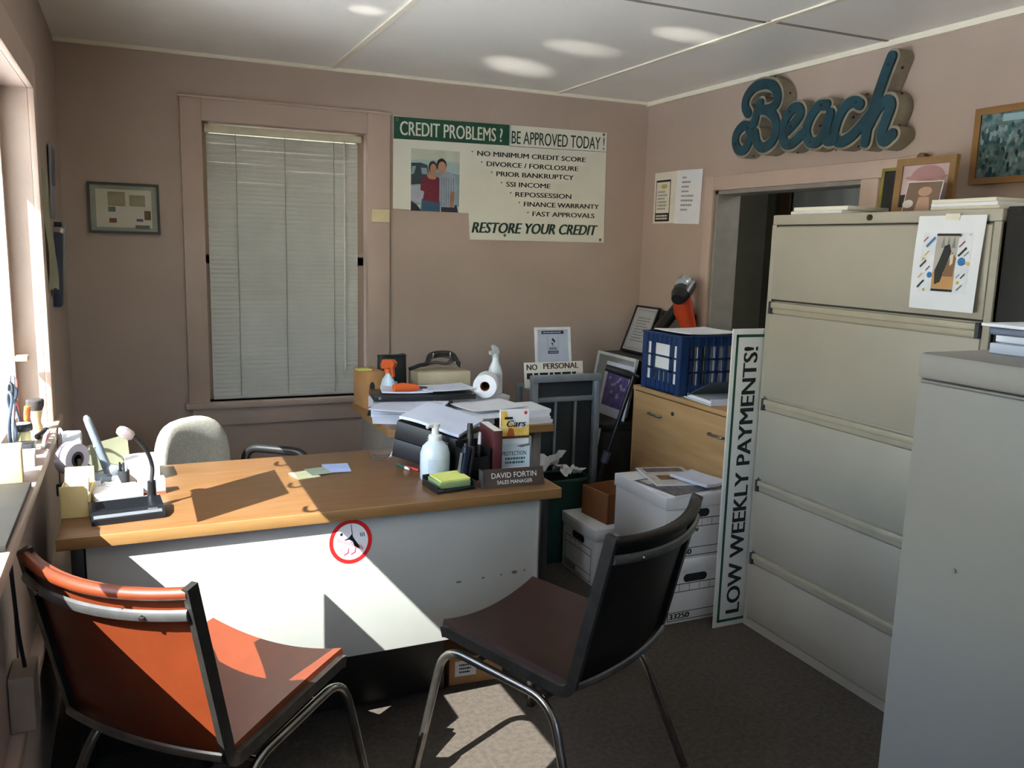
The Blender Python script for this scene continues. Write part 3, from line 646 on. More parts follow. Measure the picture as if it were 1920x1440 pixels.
# ------------------------------------------------------------------ script sign on the right wall
bs = thing('script_sign', 'weathered teal script metal letter sign reading Beach high on the right wall', 'sign', (XR, 2.95, 1.90))
STR = {'B': [[(3.253,2.033),(3.27,2.057),(3.302,2.061),(3.343,2.034),(3.35,1.993),(3.32,1.954),(3.276,1.955),(3.245,1.997),(3.227,2.052),(3.209,2.107),(3.189,2.148)],
 [(3.269,2.115),(3.294,2.149),(3.284,2.192),(3.235,2.225),(3.168,2.229),(3.106,2.209),(3.076,2.167),(3.085,2.13),(3.129,2.114),(3.197,2.123)],
 [(3.135,2.111),(3.085,2.075),(3.066,2.021),(3.087,1.972),(3.144,1.949),(3.187,1.973),(3.206,2.019)]],
 'e': [[(3.007,2.006),(2.961,2.035),(2.928,2.072),(2.947,2.099),(2.985,2.092),(3.019,2.054),(3.032,2.005),(3.008,1.956),(2.963,1.952),(2.901,1.987)]],
 'a': [[(2.78,2.087),(2.825,2.087),(2.866,2.048),(2.884,1.997),(2.861,1.95),(2.814,1.943),(2.778,1.978),(2.755,2.042)], [(2.753,2.05),(2.765,1.984),(2.757,1.944),(2.719,1.944)]],
 'c': [[(2.602,2.065),(2.634,2.08),(2.679,2.064),(2.711,2.013),(2.721,1.96),(2.69,1.931),(2.638,1.942),(2.582,1.983),(2.537,2.026)]],
 'h': [[(2.465,2.218),(2.483,2.175),(2.504,2.117),(2.526,2.054),(2.547,1.983),(2.556,1.918)], [(2.546,1.975),(2.509,2.034),(2.467,2.061),(2.445,2.04),(2.461,1.991),(2.476,1.942),(2.461,1.913),(2.425,1.933)]]}
def ribbon(mb, pts, wid, x0, x1, off=0.0):
    p = catmull([(0, y-2.95, z-1.90) for y, z in pts], 5); n = len(p); N = []
    for i in range(n):
        T_ = (p[min(i+1, n-1)]-p[max(i-1, 0)]).normalized(); N.append(V((0, -T_.z, T_.y)))
    L, Rr = [p[i]+N[i]*wid/2 for i in range(n)], [p[i]-N[i]*wid/2 for i in range(n)]
    def cap(i, sgn):
        T_ = V((0, N[i].z, -N[i].y))*sgn; return [p[i]+(N[i]*math.cos(R(a))*-sgn*-1+T_*math.sin(R(a)))*wid/2 for a in range(20, 180, 20)]
    for i in range(n-1):
        a, b, c, d = L[i], L[i+1], Rr[i+1], Rr[i]; e0, e1 = -0.0022*i/n-off, -0.0022*(i+1)/n-off
        o0, o1, o2 = V((x0+e0,0,0)), V((x1,0,0)), V((x0+e1,0,0))
        mb.add([a+o0, b+o2, c+o2, d+o0, a+o1, b+o1, c+o1, d+o1], [(0,1,2,3),(7,6,5,4),(0,4,5,1),(3,2,6,7)])
    for i in (0, n-1):
        mb.add([p[i]+V((x, wid/2*math.cos(R(a)), wid/2*math.sin(R(a)))) for x in (x0-0.0022*i/n-off, x1) for a in range(0, 360, 20)],
               [list(range(18)), list(range(18, 36))[::-1]] + [(k, (k+1) % 18, 18+(k+1) % 18, 18+k) for k in range(18)])
for ch, strokes in STR.items():
    m = MB()
    for i_, st in enumerate(strokes): ribbon(m, st, 0.066, -0.074, -0.004, 0.0025*i_)
    lt = m.build('metal_letter', GREYMET, bs, ang=30)
    m = MB()
    for i_, st in enumerate(strokes): ribbon(m, st, 0.044, -0.0835, -0.070, 0.0025*i_)
    m.build('teal_face', TEAL, lt, ang=30)
    m = MB()
    for st in strokes:
        p = catmull([(0, y-2.95, z-1.90) for y, z in st], 5)
        for i in range(3, len(p)-1, 9):
            T_ = (p[i+1]-p[i-1]).normalized(); nn = V((0, -T_.z, T_.y)); nn = nn if nn.y < 0 else -nn
            m.lathe([(0.0, 0.004), (0.005, 0.002), (0.006, -0.002)], p[i]+nn*0.033+V((-0.042, 0, 0)), 8, (90, 0, 0))
            if i % 2: m.cyl(p[i]+V((-0.083, 0, 0)), p[i]+V((-0.086, 0, 0)), 0.006, n=8)
    o = m.build('rivets', RIVET, lt); o['kind'] = 'stuff'

# two papers pinned on right wall
t = thing('posted_paper', 'posted white sheet with a black-bordered card, left of the pair on right wall', 'paper', (XR-0.001, 4.035, 1.628), (0, 0, -90))
m = MB(); m.b2((-0.10, -0.0015, 0), (0.115, 0, 0.277)); m.build('sheet', PAPER2, t)
m = art(); fr = (V((-0.092, -0.0016, 0.01)), V((1,0,0)), V((0,0,1)))
m.use(INK); rect(m, 0.010, 0.0, 0.150, 0.225, fr, 0.0004); m.use(PAPER2); rect(m, 0.016, 0.046, 0.144, 0.214, fr, 0.0008)
m.use(M('gold_seal', '#b8a657', 0.6)); ell(m, 0.09, 0.19, 0.03, 0.012, fr, 0.0012, 12)
m.use(GREYINK); dashes(m, 0.03, 0.06, 0.13, 0.17, 6, fr, 0.0012, 0.5, 2); m.use(PAPER2); dashes(m, 0.02, 0.008, 0.14, 0.038, 2, fr, 0.0012, 0.6, 4)
m.build('printed_card', None, t)
t = thing('posted_paper', 'posted white typed sheet, right of the pair beside the doorway', 'paper', (XR-0.0035, 3.815, 1.622), (0, 1.5, -90))
m = MB(); m.b2((-0.112, -0.0015, 0), (0.115, 0, 0.281)); m.build('sheet', PAPER, t)
m = art(); fr = (V((-0.09, -0.0016, 0.02)), V((1,0,0)), V((0,0,1))); m.use(GREYINK)
for k, (a, b) in enumerate(((0.03,0.06),(0.03,0.09),(0.03,0.10),(0.03,0.08),(0.03,0.13),(0.03,0.14),(0.03,0.14),(0.03,0.08))): dashes(m, a, 0.215-k*0.024, b+0.02, 0.229-k*0.024, 1, fr, 0.0004, 0.7, k)
m.build('typed_lines', None, t)

# ------------------------------------------------------------------ LOW WEEKLY PAYMENTS board
t = thing('sign_board', 'tall narrow white board with green border reading LOW WEEKLY PAYMENTS!, leaning upright on the floor', 'sign', (2.055, 2.552, 0))
m = MB(); m.b2((0, -0.0035, 0), (0.178, 0.0035, 1.195), 0.001); m.build('board', M('sign_white', '#cfd0ca', 0.5, var=0.04, scale=5), t)
m = art(); fr = (V((0, -0.0035, 0)), V((1,0,0)), V((0,0,1))); m.use(GREENB)
for a in ((0.016,0.020,0.027,1.174),(0.151,0.020,0.162,1.174),(0.016,0.020,0.162,0.031),(0.016,1.163,0.162,1.174)): rect(m, *a, fr, 0.0006)
m.build('green_border', None, t)
m = art(); text(m, 'LOW WEEKLY PAYMENTS!', (0.122, -0.0035, 0.052), (0, 0, 1), (-1, 0, 0), 1.075, 0.066, 0.0007, 0.028)
m.build('lettering', INK, t)

# ------------------------------------------------------------------ corner: black cabinet, storage box, frames, white board
t = thing('corner_cabinet', 'low black cabinet in the back right corner under leaning frames', 'cabinet', (2.43, 3.47, 0))
m = MB(); m.b2((0, 0, 0), (0.265, 0.73, 0.90), 0.004); m.build('cabinet_body', BLACKM, t)
m = MB(); m.b2((-0.006, 0.01, 0.03), (0.0, 0.36, 0.88), 0.002); m.build('door', BLACKM, t)
m = MB(); m.b2((-0.006, 0.37, 0.03), (0.0, 0.72, 0.88), 0.002); m.build('door', BLACKM, t)
t = thing('storage_box', 'dark lidded storage box on the floor below the purple poster', 'box', (2.285, 3.90, 0))
m = MB(); m.b2((-0.13, -0.26, 0), (0.125, 0.27, 0.565), 0.01); m.build('box_body', M('box_dark', '#2b2926', 0.7), t)
m = MB(); m.b2((-0.138, -0.268, 0.565), (0.13, 0.278, 0.60), 0.006); m.build('box_lid', M('box_lid_dark', '#232220', 0.6), t)
framed('framed_certificate', 'thin black-framed white certificate leaning in the corner above the crate', 'picture', 0.235, 0.275, 0.010, BLACKP, (2.585, 4.075, 0.9005), (-21, 0, -90), paint_cert)
def paint_dark(m, w_, h, fr):
    pr(m, 0, 0, w_, h, M('dark_mount', '#3a3b38', 0.6), fr, 0); pr(m, w_*0.30, h*0.02, w_*0.55, h*0.18, PAPER2, fr, 0.0004); m.use(M('dim_image', '#4e4f49', 0.6)); rect(m, w_*0.1, h*0.3, w_*0.9, h*0.9, fr, 0.0004)
framed('framed_picture', 'dark grey framed picture leaning behind the orange-black power tool', 'picture', 0.30, 0.255, 0.014, BLACKP, (2.628, 3.79, 0.9005), (-14, 0, -90), paint_dark)
def paint_board(m, w_, h, fr): pr(m, 0, 0, w_, h, M('glare_board', '#a9b1b0', 0.25), fr, 0); pr(m, w_*0.55, h*0.86, w_*0.95, h*0.93, PAPER, fr, 0.0004)  # glass glare painted in as the pale fill colour
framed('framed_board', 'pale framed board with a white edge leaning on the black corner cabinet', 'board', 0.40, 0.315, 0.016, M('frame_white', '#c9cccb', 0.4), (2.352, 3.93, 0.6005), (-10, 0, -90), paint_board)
t = thing('poster_sheet', 'white sheet with purple print leaning against the pale framed board', 'poster', (2.290, 3.80, 0.6005), (-11, 0, -90))
m = MB(); m.b2((-0.14, -0.004, 0), (0.14, 0, 0.285), 0.001); m.build('sheet', PAPER3, t)
m = art(); fr = (V((-0.11, -0.0042, 0.05)), V((1,0,0)), V((0,0,1))); m.use(M('purple_print', '#4a3f78', 0.5, scale=24, var2='#6a5f95')); rect(m, 0, 0, 0.22, 0.20, fr, 0.0004)
m.use(M('purple_light', '#a9a2cf', 0.5)); q_ = random.Random(3)
for k in range(12): x, y = q_.uniform(0.02, 0.18), q_.uniform(0.05, 0.17); m.poly2([(x,y),(x+0.015,y+0.012),(x+0.03,y+0.004),(x+0.012,y-0.01)], *fr, 0.0008+k*0.00002)
m.build('purple_picture', None, t)
t = thing('paper_sheet', 'white sheet dangling against the dark storage box behind the black pole', 'paper', (2.135, 3.72, 0.42), (0, 0, -80))
m = MB(); m.grid(lambda u, v: ((u-0.5)*0.16*(1-0.75*v)+0.02*v, -0.012*math.sin(3*u)-0.004, 0.13-0.21*v+0.03*u), 6, 8, 0.0006); m.build('sheet', PAPER, t)

# power tool lying across the frames
t = thing('power_tool', 'orange and black hand power tool propped above the blue crate', 'tool', (2.545, 3.60, 0.9030)); t.scale = (1.1, 1.25, 1.08)
m = MB(); m.tube([(-0.02, -0.03, 0.33), (0.05, 0.02, 0.375)], [0.042, 0.046], 14); m.tube([(-0.02,-0.03,0.33),(-0.05,-0.05,0.31)], [0.042,0.028], 14); m.build('motor_head', M('tool_black', '#1d1f22', 0.35), t)
m = MB(); m.tube([(0.05, 0.02, 0.377), (0.02, 0.0, 0.39), (-0.01, -0.02, 0.38)], [0.030, 0.036, 0.028], 12); m.build('head_cover', M('tool_silver', '#a5adb3', 0.35, 0.4), t)
m = MB(); m.tube([(-0.01, -0.02, 0.34), (0.02, -0.01, 0.25), (0.06, -0.03, 0.13), (0.06, -0.045, 0.0)], [0.040, 0.044, 0.026, 0.022], 12); m.build('handle', M('tool_orange', '#b5401f', 0.4), t)
m = MB(); m.tube([(0.02, 0.03, 0.27), (-0.01, 0.11, 0.16), (-0.02, 0.17, 0.03), (-0.02, 0.175, 0.015)], [0.026, 0.030, 0.030, 0.022], 10); m.build('hose', BLACKP, t)

# ------------------------------------------------------------------ grey metal rack with sign and white certificate
t = thing('metal_rack', 'grey metal frame rack with upright bars against the back wall', 'rack', (1.92, 3.62, 0))
RG = M('rack_grey', '#858e95', 0.45, 0.3, var=0.08)
for x in (-0.172, 0.172):
    m = MB(); m.b2((x-0.016, -0.02, 0), (x+0.016, 0.012, 0.865), 0.004); m.build('post', RG, t)
m = MB(); m.b2((-0.190, -0.024, 0.835), (0.190, 0.016, 0.868), 0.005); m.build('top_rail', RG, t)
m = MB(); m.b2((-0.156, -0.014, 0.735), (0.156, 0.008, 0.758), 0.003); m.build('cross_rail', RG, t)
for x in (-0.055, 0.055):
    m = MB(); m.b2((x-0.006, -0.012, 0.06), (x+0.006, 0.002, 0.736), 0.002); m.build('bar', RG, t)
m = MB(); m.b2((-0.17, 0.014, 0.05), (0.17, 0.03, 0.83), 0.002); m.build('back_panel', M('rack_dark', '#2a2f33', 0.5), t)
m = MB(); m.b2((-0.186, 0.016, 0.795), (0.186, 0.18, 0.803)); m.build('tray', RG, t)
for x in (-0.172, 0.172):
    m = MB(); m.b2((x-0.012, 0.15, 0), (x+0.012, 0.174, 0.796), 0.003); m.build('post', RG, t)
t = thing('counter_sign', 'low white sign reading NO PERSONAL standing on the grey rack', 'sign', (1.882, 3.655, 0.8035), (-8, 0, 0))
m = MB(); m.b2((-0.168, -0.003, 0), (0.155, 0, 0.122), 0.001); m.build('board', PAPER2, t)
m = art(); text(m, 'NO', (-0.155, -0.003, 0.085), (1, 0, 0), (0, 0, 1), 0.058, 0.028, 0.0006, 0.03); m.build('lettering', INK, t)
m = art(); text(m, 'PERSONAL', (-0.065, -0.003, 0.088), (1, 0, 0), (0, 0, 1), 0.195, 0.028, 0.0006, 0.03); m.build('lettering', M('maroon_ink', '#3a1a1c', 0.6), t)
m = art(); m.use(INK); dashes(m, -0.155, 0.040, 0.16, 0.072, 1, (V((0,-0.003,0)), V((1,0,0)), V((0,0,1))), 0.0006, 0.9, 9); o = m.build('second_line', INK, t); o['kind'] = 'stuff'
NAVY = M('navy_ink', '#1d2b45', 0.5)
def paint_bbb(m, w_, h, fr):
    pr(m, 0, 0, w_, h, PAPER3, fr, 0); fr = (fr[0]+V((0, 0, h*0.40)), fr[1], fr[2]); h *= 0.60; pr(m, w_*0.14, h*0.86, w_*0.86, h*0.96, NAVY, fr, 0.0004)
    m.use(PAPER3); dashes(m, w_*0.19, h*0.885, w_*0.90, h*0.935, 1, fr, 0.0008, 0.6, 5)
    m.use(M('thin_blue', '#7f8aa8', 0.6))
    for a in ((0.33,0.24,0.34,0.80),(0.67,0.24,0.68,0.80)): rect(m, a[0]*w_, a[1]*h, a[2]*w_, a[3]*h, fr, 0.0004)
    m.use(NAVY); cx, s_ = w_*0.505, w_
    m.poly2([(cx-0.02*s_, h*0.74),(cx+0.07*s_, h*0.655),(cx+0.065*s_, h*0.60),(cx+0.02*s_, h*0.56),(cx+0.03*s_, h*0.61),(cx-0.045*s_, h*0.66)], *fr, 0.0006)
    m.poly2([(cx-0.045*s_, h*0.60),(cx-0.005*s_, h*0.57),(cx+0.005*s_, h*0.50),(cx-0.055*s_, h*0.54)], *fr, 0.0006)
    rect(m, cx-0.045*s_, h*0.475, cx+0.045*s_, h*0.485, fr, 0.0006)
    text(m, 'BBB', fr[0]+V((cx-0.125*s_, 0, h*0.355)), (1,0,0), (0,0,1), 0.25*s_, h*0.085, 0.0006, 0.02)
    rect(m, w_*0.34, h*0.235, w_*0.67, h*0.325, fr, 0.0006); m.use(PAPER3); dashes(m, w_*0.37, h*0.26, w_*0.68, h*0.30, 1, fr, 0.001, 0.6, 8)
framed('framed_certificate', 'white-framed membership certificate with blue emblem standing on the grey rack', 'picture', 0.195, 0.285, 0.012, M('frame_pale', '#d3d6d8', 0.4), (1.905, 3.72, 0.8035), (-9, 0, 0), paint_bbb)

# green tub with crumpled papers, black pole
t = thing('plastic_tub', 'dark green plastic tub full of crumpled paper behind the file boxes', 'tub', (1.76, 3.47, 0))
GRN = M('tub_green', '#123a33', 0.45, var=0.1)
m = MB()
def tubwall(u, v): a = 2*math.pi*u; k = 0.86+0.14*v; f = lambda c: math.copysign(abs(c)**0.5, c); return (0.20*k*f(math.cos(a)), 0.085*k*f(math.sin(a)), 0.40*v)
m.grid(tubwall, 40, 4, 0.004); m.prism([(0.17*math.copysign(abs(math.cos(R(a)))**0.5, math.cos(R(a))), 0.07*math.copysign(abs(math.sin(R(a)))**0.5, math.sin(R(a)))) for a in range(0, 360, 15)], (0,0,0), (1,0,0), (0,1,0), (0,0,0.01)); m.build('tub_body', GRN, t)
m = MB(); m.tube([V(tubwall(i/40, 1.0)) for i in range(40)], 0.009, 8, closed=True); m.build('rim', GRN, t)
def crumple(name, label, loc, rx, ry, h, mat, seed, group=None):
    q_ = random.Random(seed); ph = [q_.uniform(0, 6.28) for _ in range(8)]
    def fn(u, v):
        x, y = (u-0.5)*2*rx, (v-0.5)*2*ry
        return (x+0.01*math.sin(9*v+ph[0]), y+0.01*math.sin(8*u+ph[1]), h*(0.5+0.3*math.sin(5*u+ph[2])*math.cos(4*v+ph[3])+0.15*abs(math.sin(11*u+7*v+ph[4])))+0.02*q_.random())
    m = MB(); m.grid(fn, 9, 9, 0.0008); return tag(m.build(name, mat, None, loc, None, 20), label, 'paper', group)
crumple('crumpled_paper', 'crumpled white paper heaped at the left of the green tub', (1.70, 3.47, 0.385), 0.11, 0.075, 0.17, PAPER, 11)
crumple('crumpled_paper', 'smaller crumpled sheet at the right of the green tub near the black pole', (1.872, 3.46, 0.385), 0.06, 0.055, 0.07, PAPER, 12)
t = thing('black_pole', 'black pole with padded grip leaning beside the maple cabinet', 'pole', (1.985, 3.545, 0))
m = MB(); m.cyl((0.0, 0.02, 0.004), (0.27, -0.01, 0.86), 0.013, 0.011, 12); m.build('shaft', BLACKP, t)
m = MB(); m.cyl((0.130, 0.006, 0.425), (0.148, 0.004, 0.48), 0.019, None, 12); m.build('clamp', M('clamp_grey', '#5a5d70', 0.4), t)
m = MB(); m.tube([(0.30, 0.0, 0.845), (0.25, 0.02, 0.865), (0.16, 0.08, 0.895)], [0.017, 0.021, 0.017], 10); m.build('grip', BLACKP, t)

# ------------------------------------------------------------------ file boxes
def file_box(label, loc, rz, tall=0.205, digits=True):
    t = thing('file_box', label, 'box', loc, (0, 0, rz), 'white cardboard file boxes')
    w_, d_, h = 0.150, 0.19, 0.265
    m = MB(); m.b2((-w_, -d_, 0), (w_, d_, h-0.012), 0.003); m.build('box_body', BOXW, t)
    m = MB(); m.b2((-w_-0.006, -d_-0.006, h-0.052), (w_+0.006, d_+0.006, h), 0.004); m.build('lid', BOXW, t)
    fr = (V((-w_, -d_, 0)), V((1,0,0)), V((0,0,1)))
    m = art(); m.use(INK); rect(m, 0.110, 0.170, 0.190, 0.204, fr, 0.0004); ell(m, 0.110, 0.187, 0.017, 0.017, fr, 0.0005, 16); ell(m, 0.190, 0.187, 0.017, 0.017, fr, 0.0006, 16); m.build('handle_hole_paint', None, t)  # flat black shape painted for the dark inside the handle slot
    m = art(); m.use(M('box_print', '#23242a', 0.7)); T_ = 0.0035
    for a in ((0.025,0.012,0.025+T_,0.165),(0.27,0.012,0.27+T_,0.165),(0.025,0.163,0.273,0.1665),(0.025,0.131,0.273,0.134),(0.025,0.045,0.273,0.048),(0.025,0.011,0.273,0.014)): rect(m, *a, fr, 0.0004)
    for k in range(1, 5): rect(m, 0.025+k*0.049, 0.132, 0.027+k*0.049, 0.165, fr, 0.0004)
    m.build('printed_grid', None, t)
    m = art(); m.use(INK); text(m, '33250', (-w_+0.034, -d_, 0.019), (1,0,0), (0,0,1), 0.098, 0.023, 0.0005, 0.05); m.build('lettering', INK, t)
    return t
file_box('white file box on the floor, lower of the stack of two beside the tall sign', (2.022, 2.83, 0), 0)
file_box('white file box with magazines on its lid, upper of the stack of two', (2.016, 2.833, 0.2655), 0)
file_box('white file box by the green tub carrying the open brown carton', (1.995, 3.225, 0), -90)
t = thing('open_carton', 'small open brown carton on the left white file box', 'box', (1.965, 3.225, 0.2655), (0, 0, 6))
m = MB(); a, b, h, th = 0.088, 0.10, 0.135, 0.004
m.b2((-a, -b, 0), (a, b, th)); m.b2((-a, -b, 0), (-a+th, b, h)); m.b2((a-th, -b, 0), (a, b, h)); m.b2((-a, -b, 0), (a, -b+th, h)); m.b2((-a, b-th, 0), (a, b, h)); m.build('carton_body', CARD2, t)
for sx in (-1, 1):
    m = MB(); m.box((sx*0.072, 0, h-0.035), (0.003, 0.19, 0.072), (0, sx*14, 0)); m.build('flap', CARD2, t)
# magazines on the upper box
def flat_item(name, label, cat, loc, rz, w_, d_, h, mat, paint=None, group=None, bend=0.0):
    t = thing(name, label, cat, loc, (0, 0, rz), group)
    m = MB(); m.grid(lambda u, v: ((u-0.5)*w_, (v-0.5)*d_, h+bend*(2*u-1)**2+bend*0.6*(2*v-1)**2), 8, 8, h); m.build('pages', mat, t)
    if paint:
        m = art(); fr = (V((-w_/2, -d_/2, h+0.0004)), V((1,0,0)), V((0,1,0))); paint(m, w_, d_, fr); m.build('cover_print', None, t)
    return t
def mag(c1, c2, c3):
    def f(m, w_, d_, fr):
        pr(m, 0.004, 0.004, w_-0.004, d_-0.004, c1, fr, 0.0002); pr(m, w_*0.10, d_*0.70, w_*0.9, d_*0.92, c2, fr, 0.0006); pr(m, w_*0.2, d_*0.25, w_*0.7, d_*0.5, c3, fr, 0.0006)
    return f
MG1, MG2, MG3 = M('mag_grey', '#b9b7b0', 0.4, scale=30, var2='#cfccc2'), M('mag_dark', '#4b4a4f', 0.4, scale=40, var2='#77757c'), M('mag_brown', '#7a5a45', 0.4)
flat_item('magazine', 'dark-covered magazine at the front of the upper file box lid', 'magazine', (1.975, 2.77, 0.531), 8, 0.20, 0.26, 0.005, PAPER, mag(MG2, MG1, MG2))
flat_item('magazine', 'pale grey magazine at the back of the upper file box lid', 'magazine', (2.04, 2.88, 0.537), -14, 0.21, 0.27, 0.006, PAPER, mag(MG1, MG2, MG3))
flat_item('plastic_bag', 'crinkled clear bag of papers at the right of the upper file box lid', 'bag', (2.10, 2.76, 0.545), 12, 0.13, 0.20, 0.012, PAPER3, None, None, 0.004)

# ------------------------------------------------------------------ blue crate with folders
t = thing('milk_crate', 'blue plastic crate of folders on the maple cabinet', 'crate', (2.385, 3.24, 0.8355))
cx, cy, ch = 0.175, 0.152, 0.27
def cwall(axis, sgn, front):
    m = MB(); L = cy if axis == 'x' else cx-0.0085; th = 0.007
    def bar(a0, a1, z0, z1, out=0.0):
        if axis == 'x': m.b2((min(sgn*(cx+out), sgn*(cx-th)), a0, z0), (max(sgn*(cx+out), sgn*(cx-th)), a1, z1))
        else: m.b2((a0, min(sgn*(cy+out), sgn*(cy-th)), z0), (a1, max(sgn*(cy+out), sgn*(cy-th)), z1))
    bar(-L, L, 0.0, 0.048); bar(-L, L, 0.222, ch); bar(-L-(0.0 if axis == 'y' else 0.0065), L+(0.0 if axis == 'y' else 0.0065), 0.262, ch+0.0005, 0.006)
    bar(-L-(0.0 if axis == 'y' else 0.0035), -L+0.03, 0.0005, ch-0.0005, 0.003); bar(L-0.03, L+(0.0 if axis == 'y' else 0.0035), 0.0005, ch-0.0005, 0.003)
    n_ = 8
    for k in range(1, n_): a = -L+2*L*k/n_; bar(a-0.003, a+0.003, 0.001, 0.047, 0.0045); bar(a-0.003, a+0.003, 0.223, ch-0.009, 0.0045)
    if front:
        for a in (-0.075, 0.075): bar(a-0.012, a+0.012, 0.048, 0.222)
        for a in (-0.037, 0.0, 0.037): bar(a-0.009, a+0.009, 0.048, 0.100)
        bar(-L, L, 0.096, 0.106); bar(-L, L, 0.160, 0.168)
    else:
        for k in range(1, 7): a = -L+2*L*k/7; bar(a-0.008, a+0.008, 0.048, 0.222)
        bar(-L, L, 0.100, 0.110); bar(-L, L, 0.160, 0.169)
    return m
for ax, sg, fr_ in (('x', -1, True), ('x', 1, False), ('y', -1, False), ('y', 1, False)): cwall(ax, sg, fr_).build('crate_wall', BLUEPL, t)
m = MB(); m.b2((-cx, -cy, 0), (cx, cy, 0.006)); m.build('crate_floor', BLUEPL, t)
FC = [PAPER, PAPER, PAPER3, PAPER3, M('folder_grey', '#8b8f92', 0.8), M('folder_olive', '#8d8a63', 0.8)]
fl = MB(); fl.b2((-0.0025, -0.138, 0), (0.0025, 0.138, 0.235)); f0_ = fl.build('file_folder', PAPER, None, (2.385-0.160, 3.24, 0.842))
tag(f0_, 'bright white folder at the very front of the blue crate', 'folder', 'folders in the blue crate')
for k in range(1, 18):
    o = f0_.copy(); o.data = f0_.data.copy(); COL.objects.link(o); o.location = (2.385-0.160+k*0.0175+rnd.uniform(-0.003, 0.003), 3.24+rnd.uniform(-0.003, 0.003), 0.842)
    o.rotation_euler = (0, R(rnd.uniform(-2, 2)), 0); o.scale = (1, 1, rnd.uniform(0.92, 1.0)); o.data.materials[0] = FC[rnd.randrange(6)]
    o['label'] = 'upright file folder standing in the blue crate behind its front sheet'
flat_item('paper_sheet', 'curled white papers lying across the top of the blue crate', 'paper', (2.40, 3.235, 1.107), 4, 0.30, 0.26, 0.004, PAPER, None, None, 0.004)
t = thing('ring_binder', 'open white ring binder lying on the maple cabinet beside the crate', 'binder', (2.355, 2.955, 0.8355), (0, 0, -6))
m = MB(); m.b2((-0.135, -0.11, 0), (0.135, 0.11, 0.004)); m.box((0, -0.115, 0.014), (0.27, 0.006, 0.028)); m.build('cover', PAPER3, t)
m = MB(); m.box((0, -0.005, 0.055), (0.26, 0.21, 0.005), (-24, 0, 0)); m.build('raised_cover', DARKG, t)
m = MB(); m.b2((-0.125, -0.10, 0.005), (0.125, 0.10, 0.018)); m.build('pages', PAPER, t)
t = thing('blue_folder', 'dark blue upright folder squeezed beside the tall sign on the maple cabinet', 'folder', (2.36, 2.66, 0.8355), (0, 0, 0))
m = MB(); m.b2((-0.13, -0.03, 0), (0.13, 0.02, 0.10), 0.004); m.build('folder_body', BLUEPL, t)
m = MB(); m.b2((-0.125, -0.026, 0.10), (0.125, 0.016, 0.102)); m.build('pages', PAPER, t)

# ------------------------------------------------------------------ on top of the filing cabinets
ZT = 1.6205
for k in range(2):
    m = MB(); m.b2((-0.12, -0.125, 0), (0.12, 0.125, 0.014), 0.002)
    tag(m.build('paper_stack', PAPER2 if k else PAPER, None, (2.37+k*0.006, 2.385-k*0.008, ZT+0.0145*k), (0, 0, 3*k)), ('lower ream of papers on the far end of the tall filing cabinet', 'upper ream of papers on the far end of the tall filing cabinet')[k], 'papers', 'papers on top of the tall filing cabinet')
def paint_olive(m, w_, h, fr): pr(m, 0, 0, w_, h, M('dark_photo', '#2b2b2e', 0.4), fr, 0); m.use(M('dim_face', '#5b443c', 0.6)); ell(m, w_*0.65, h*0.38, 0.022, 0.028, fr, 0.0004, 14)
framed('framed_photo', 'dark photo in a gold-green frame, behind the wooden-framed portrait', 'picture', 0.135, 0.168, 0.011, M('gold_green_frame', '#7d7a36', 0.4, 0.3), (2.475, 2.235, ZT), (-3, 0, -90), paint_olive)
def paint_hat(m, w_, h, fr):
    pr(m, 0, 0, w_, h, M('portrait_pale', '#bfa7a6', 0.5), fr, 0); m.use(M('portrait_dark', '#2a2322', 0.5)); m.poly2([(0,0),(w_*0.5,0),(w_*0.22,h*0.32),(0,h*0.30)], *fr, 0.0003)
    m.use(M('hat_pink', '#a9807c', 0.6)); ell(m, w_*0.55, h*0.72, w_*0.36, h*0.26, fr, 0.0005, 24, 0, 180); ell(m, w_*0.52, h*0.70, w_*0.46, h*0.07, fr, 0.0006, 20)
    m.use(M('face_tone', '#bb9481', 0.6)); ell(m, w_*0.55, h*0.50, w_*0.26, h*0.24, fr, 0.0004, 20); m.use(M('portrait_shirt', '#c9bcb6', 0.6)); ell(m, w_*0.55, h*0.06, w_*0.40, h*0.2, fr, 0.0004, 20, 0, 180)
framed('framed_photo', 'wooden-framed portrait of a person in a pink sun hat on the tall filing cabinet', 'picture', 0.225, 0.185, 0.024, M('pine_frame', '#80623a', 0.45, var=0.1), (2.405, 2.06, ZT), (-3, 0, -88), paint_hat, 0.018)
def paint_snap(m, w_, h, fr):
    pr(m, 0, 0, w_, h, M('snap_brown', '#6b5646', 0.4), fr, 0.0002); m.use(M('snap_skin', '#a5826c', 0.5)); ell(m, w_*0.55, h*0.68, w_*0.20, h*0.16, fr, 0.0006, 16); m.poly2([(w_*0.4,h*0.5),(w_*0.7,h*0.5),(w_*0.8,0),(w_*0.35,0)], *fr, 0.0004)
    m.use(M('snap_white', '#b9aca6', 0.5)); ell(m, w_*0.12, h*0.28, w_*0.16, h*0.14, fr, 0.0006, 14)
t = thing('photo_print', 'loose brown photo print leaning against the pink-hat portrait', 'photo', (2.312, 1.995, ZT), (-13, 0, -84))
m = MB(); m.b2((-0.062, -0.0015, 0), (0.062, 0, 0.102)); m.build('sheet', PAPER, t)
m = art(); paint_snap(m, 0.120, 0.098, (V((-0.060, -0.0016, 0.002)), V((1,0,0)), V((0,0,1)))); m.build('print', None, t)
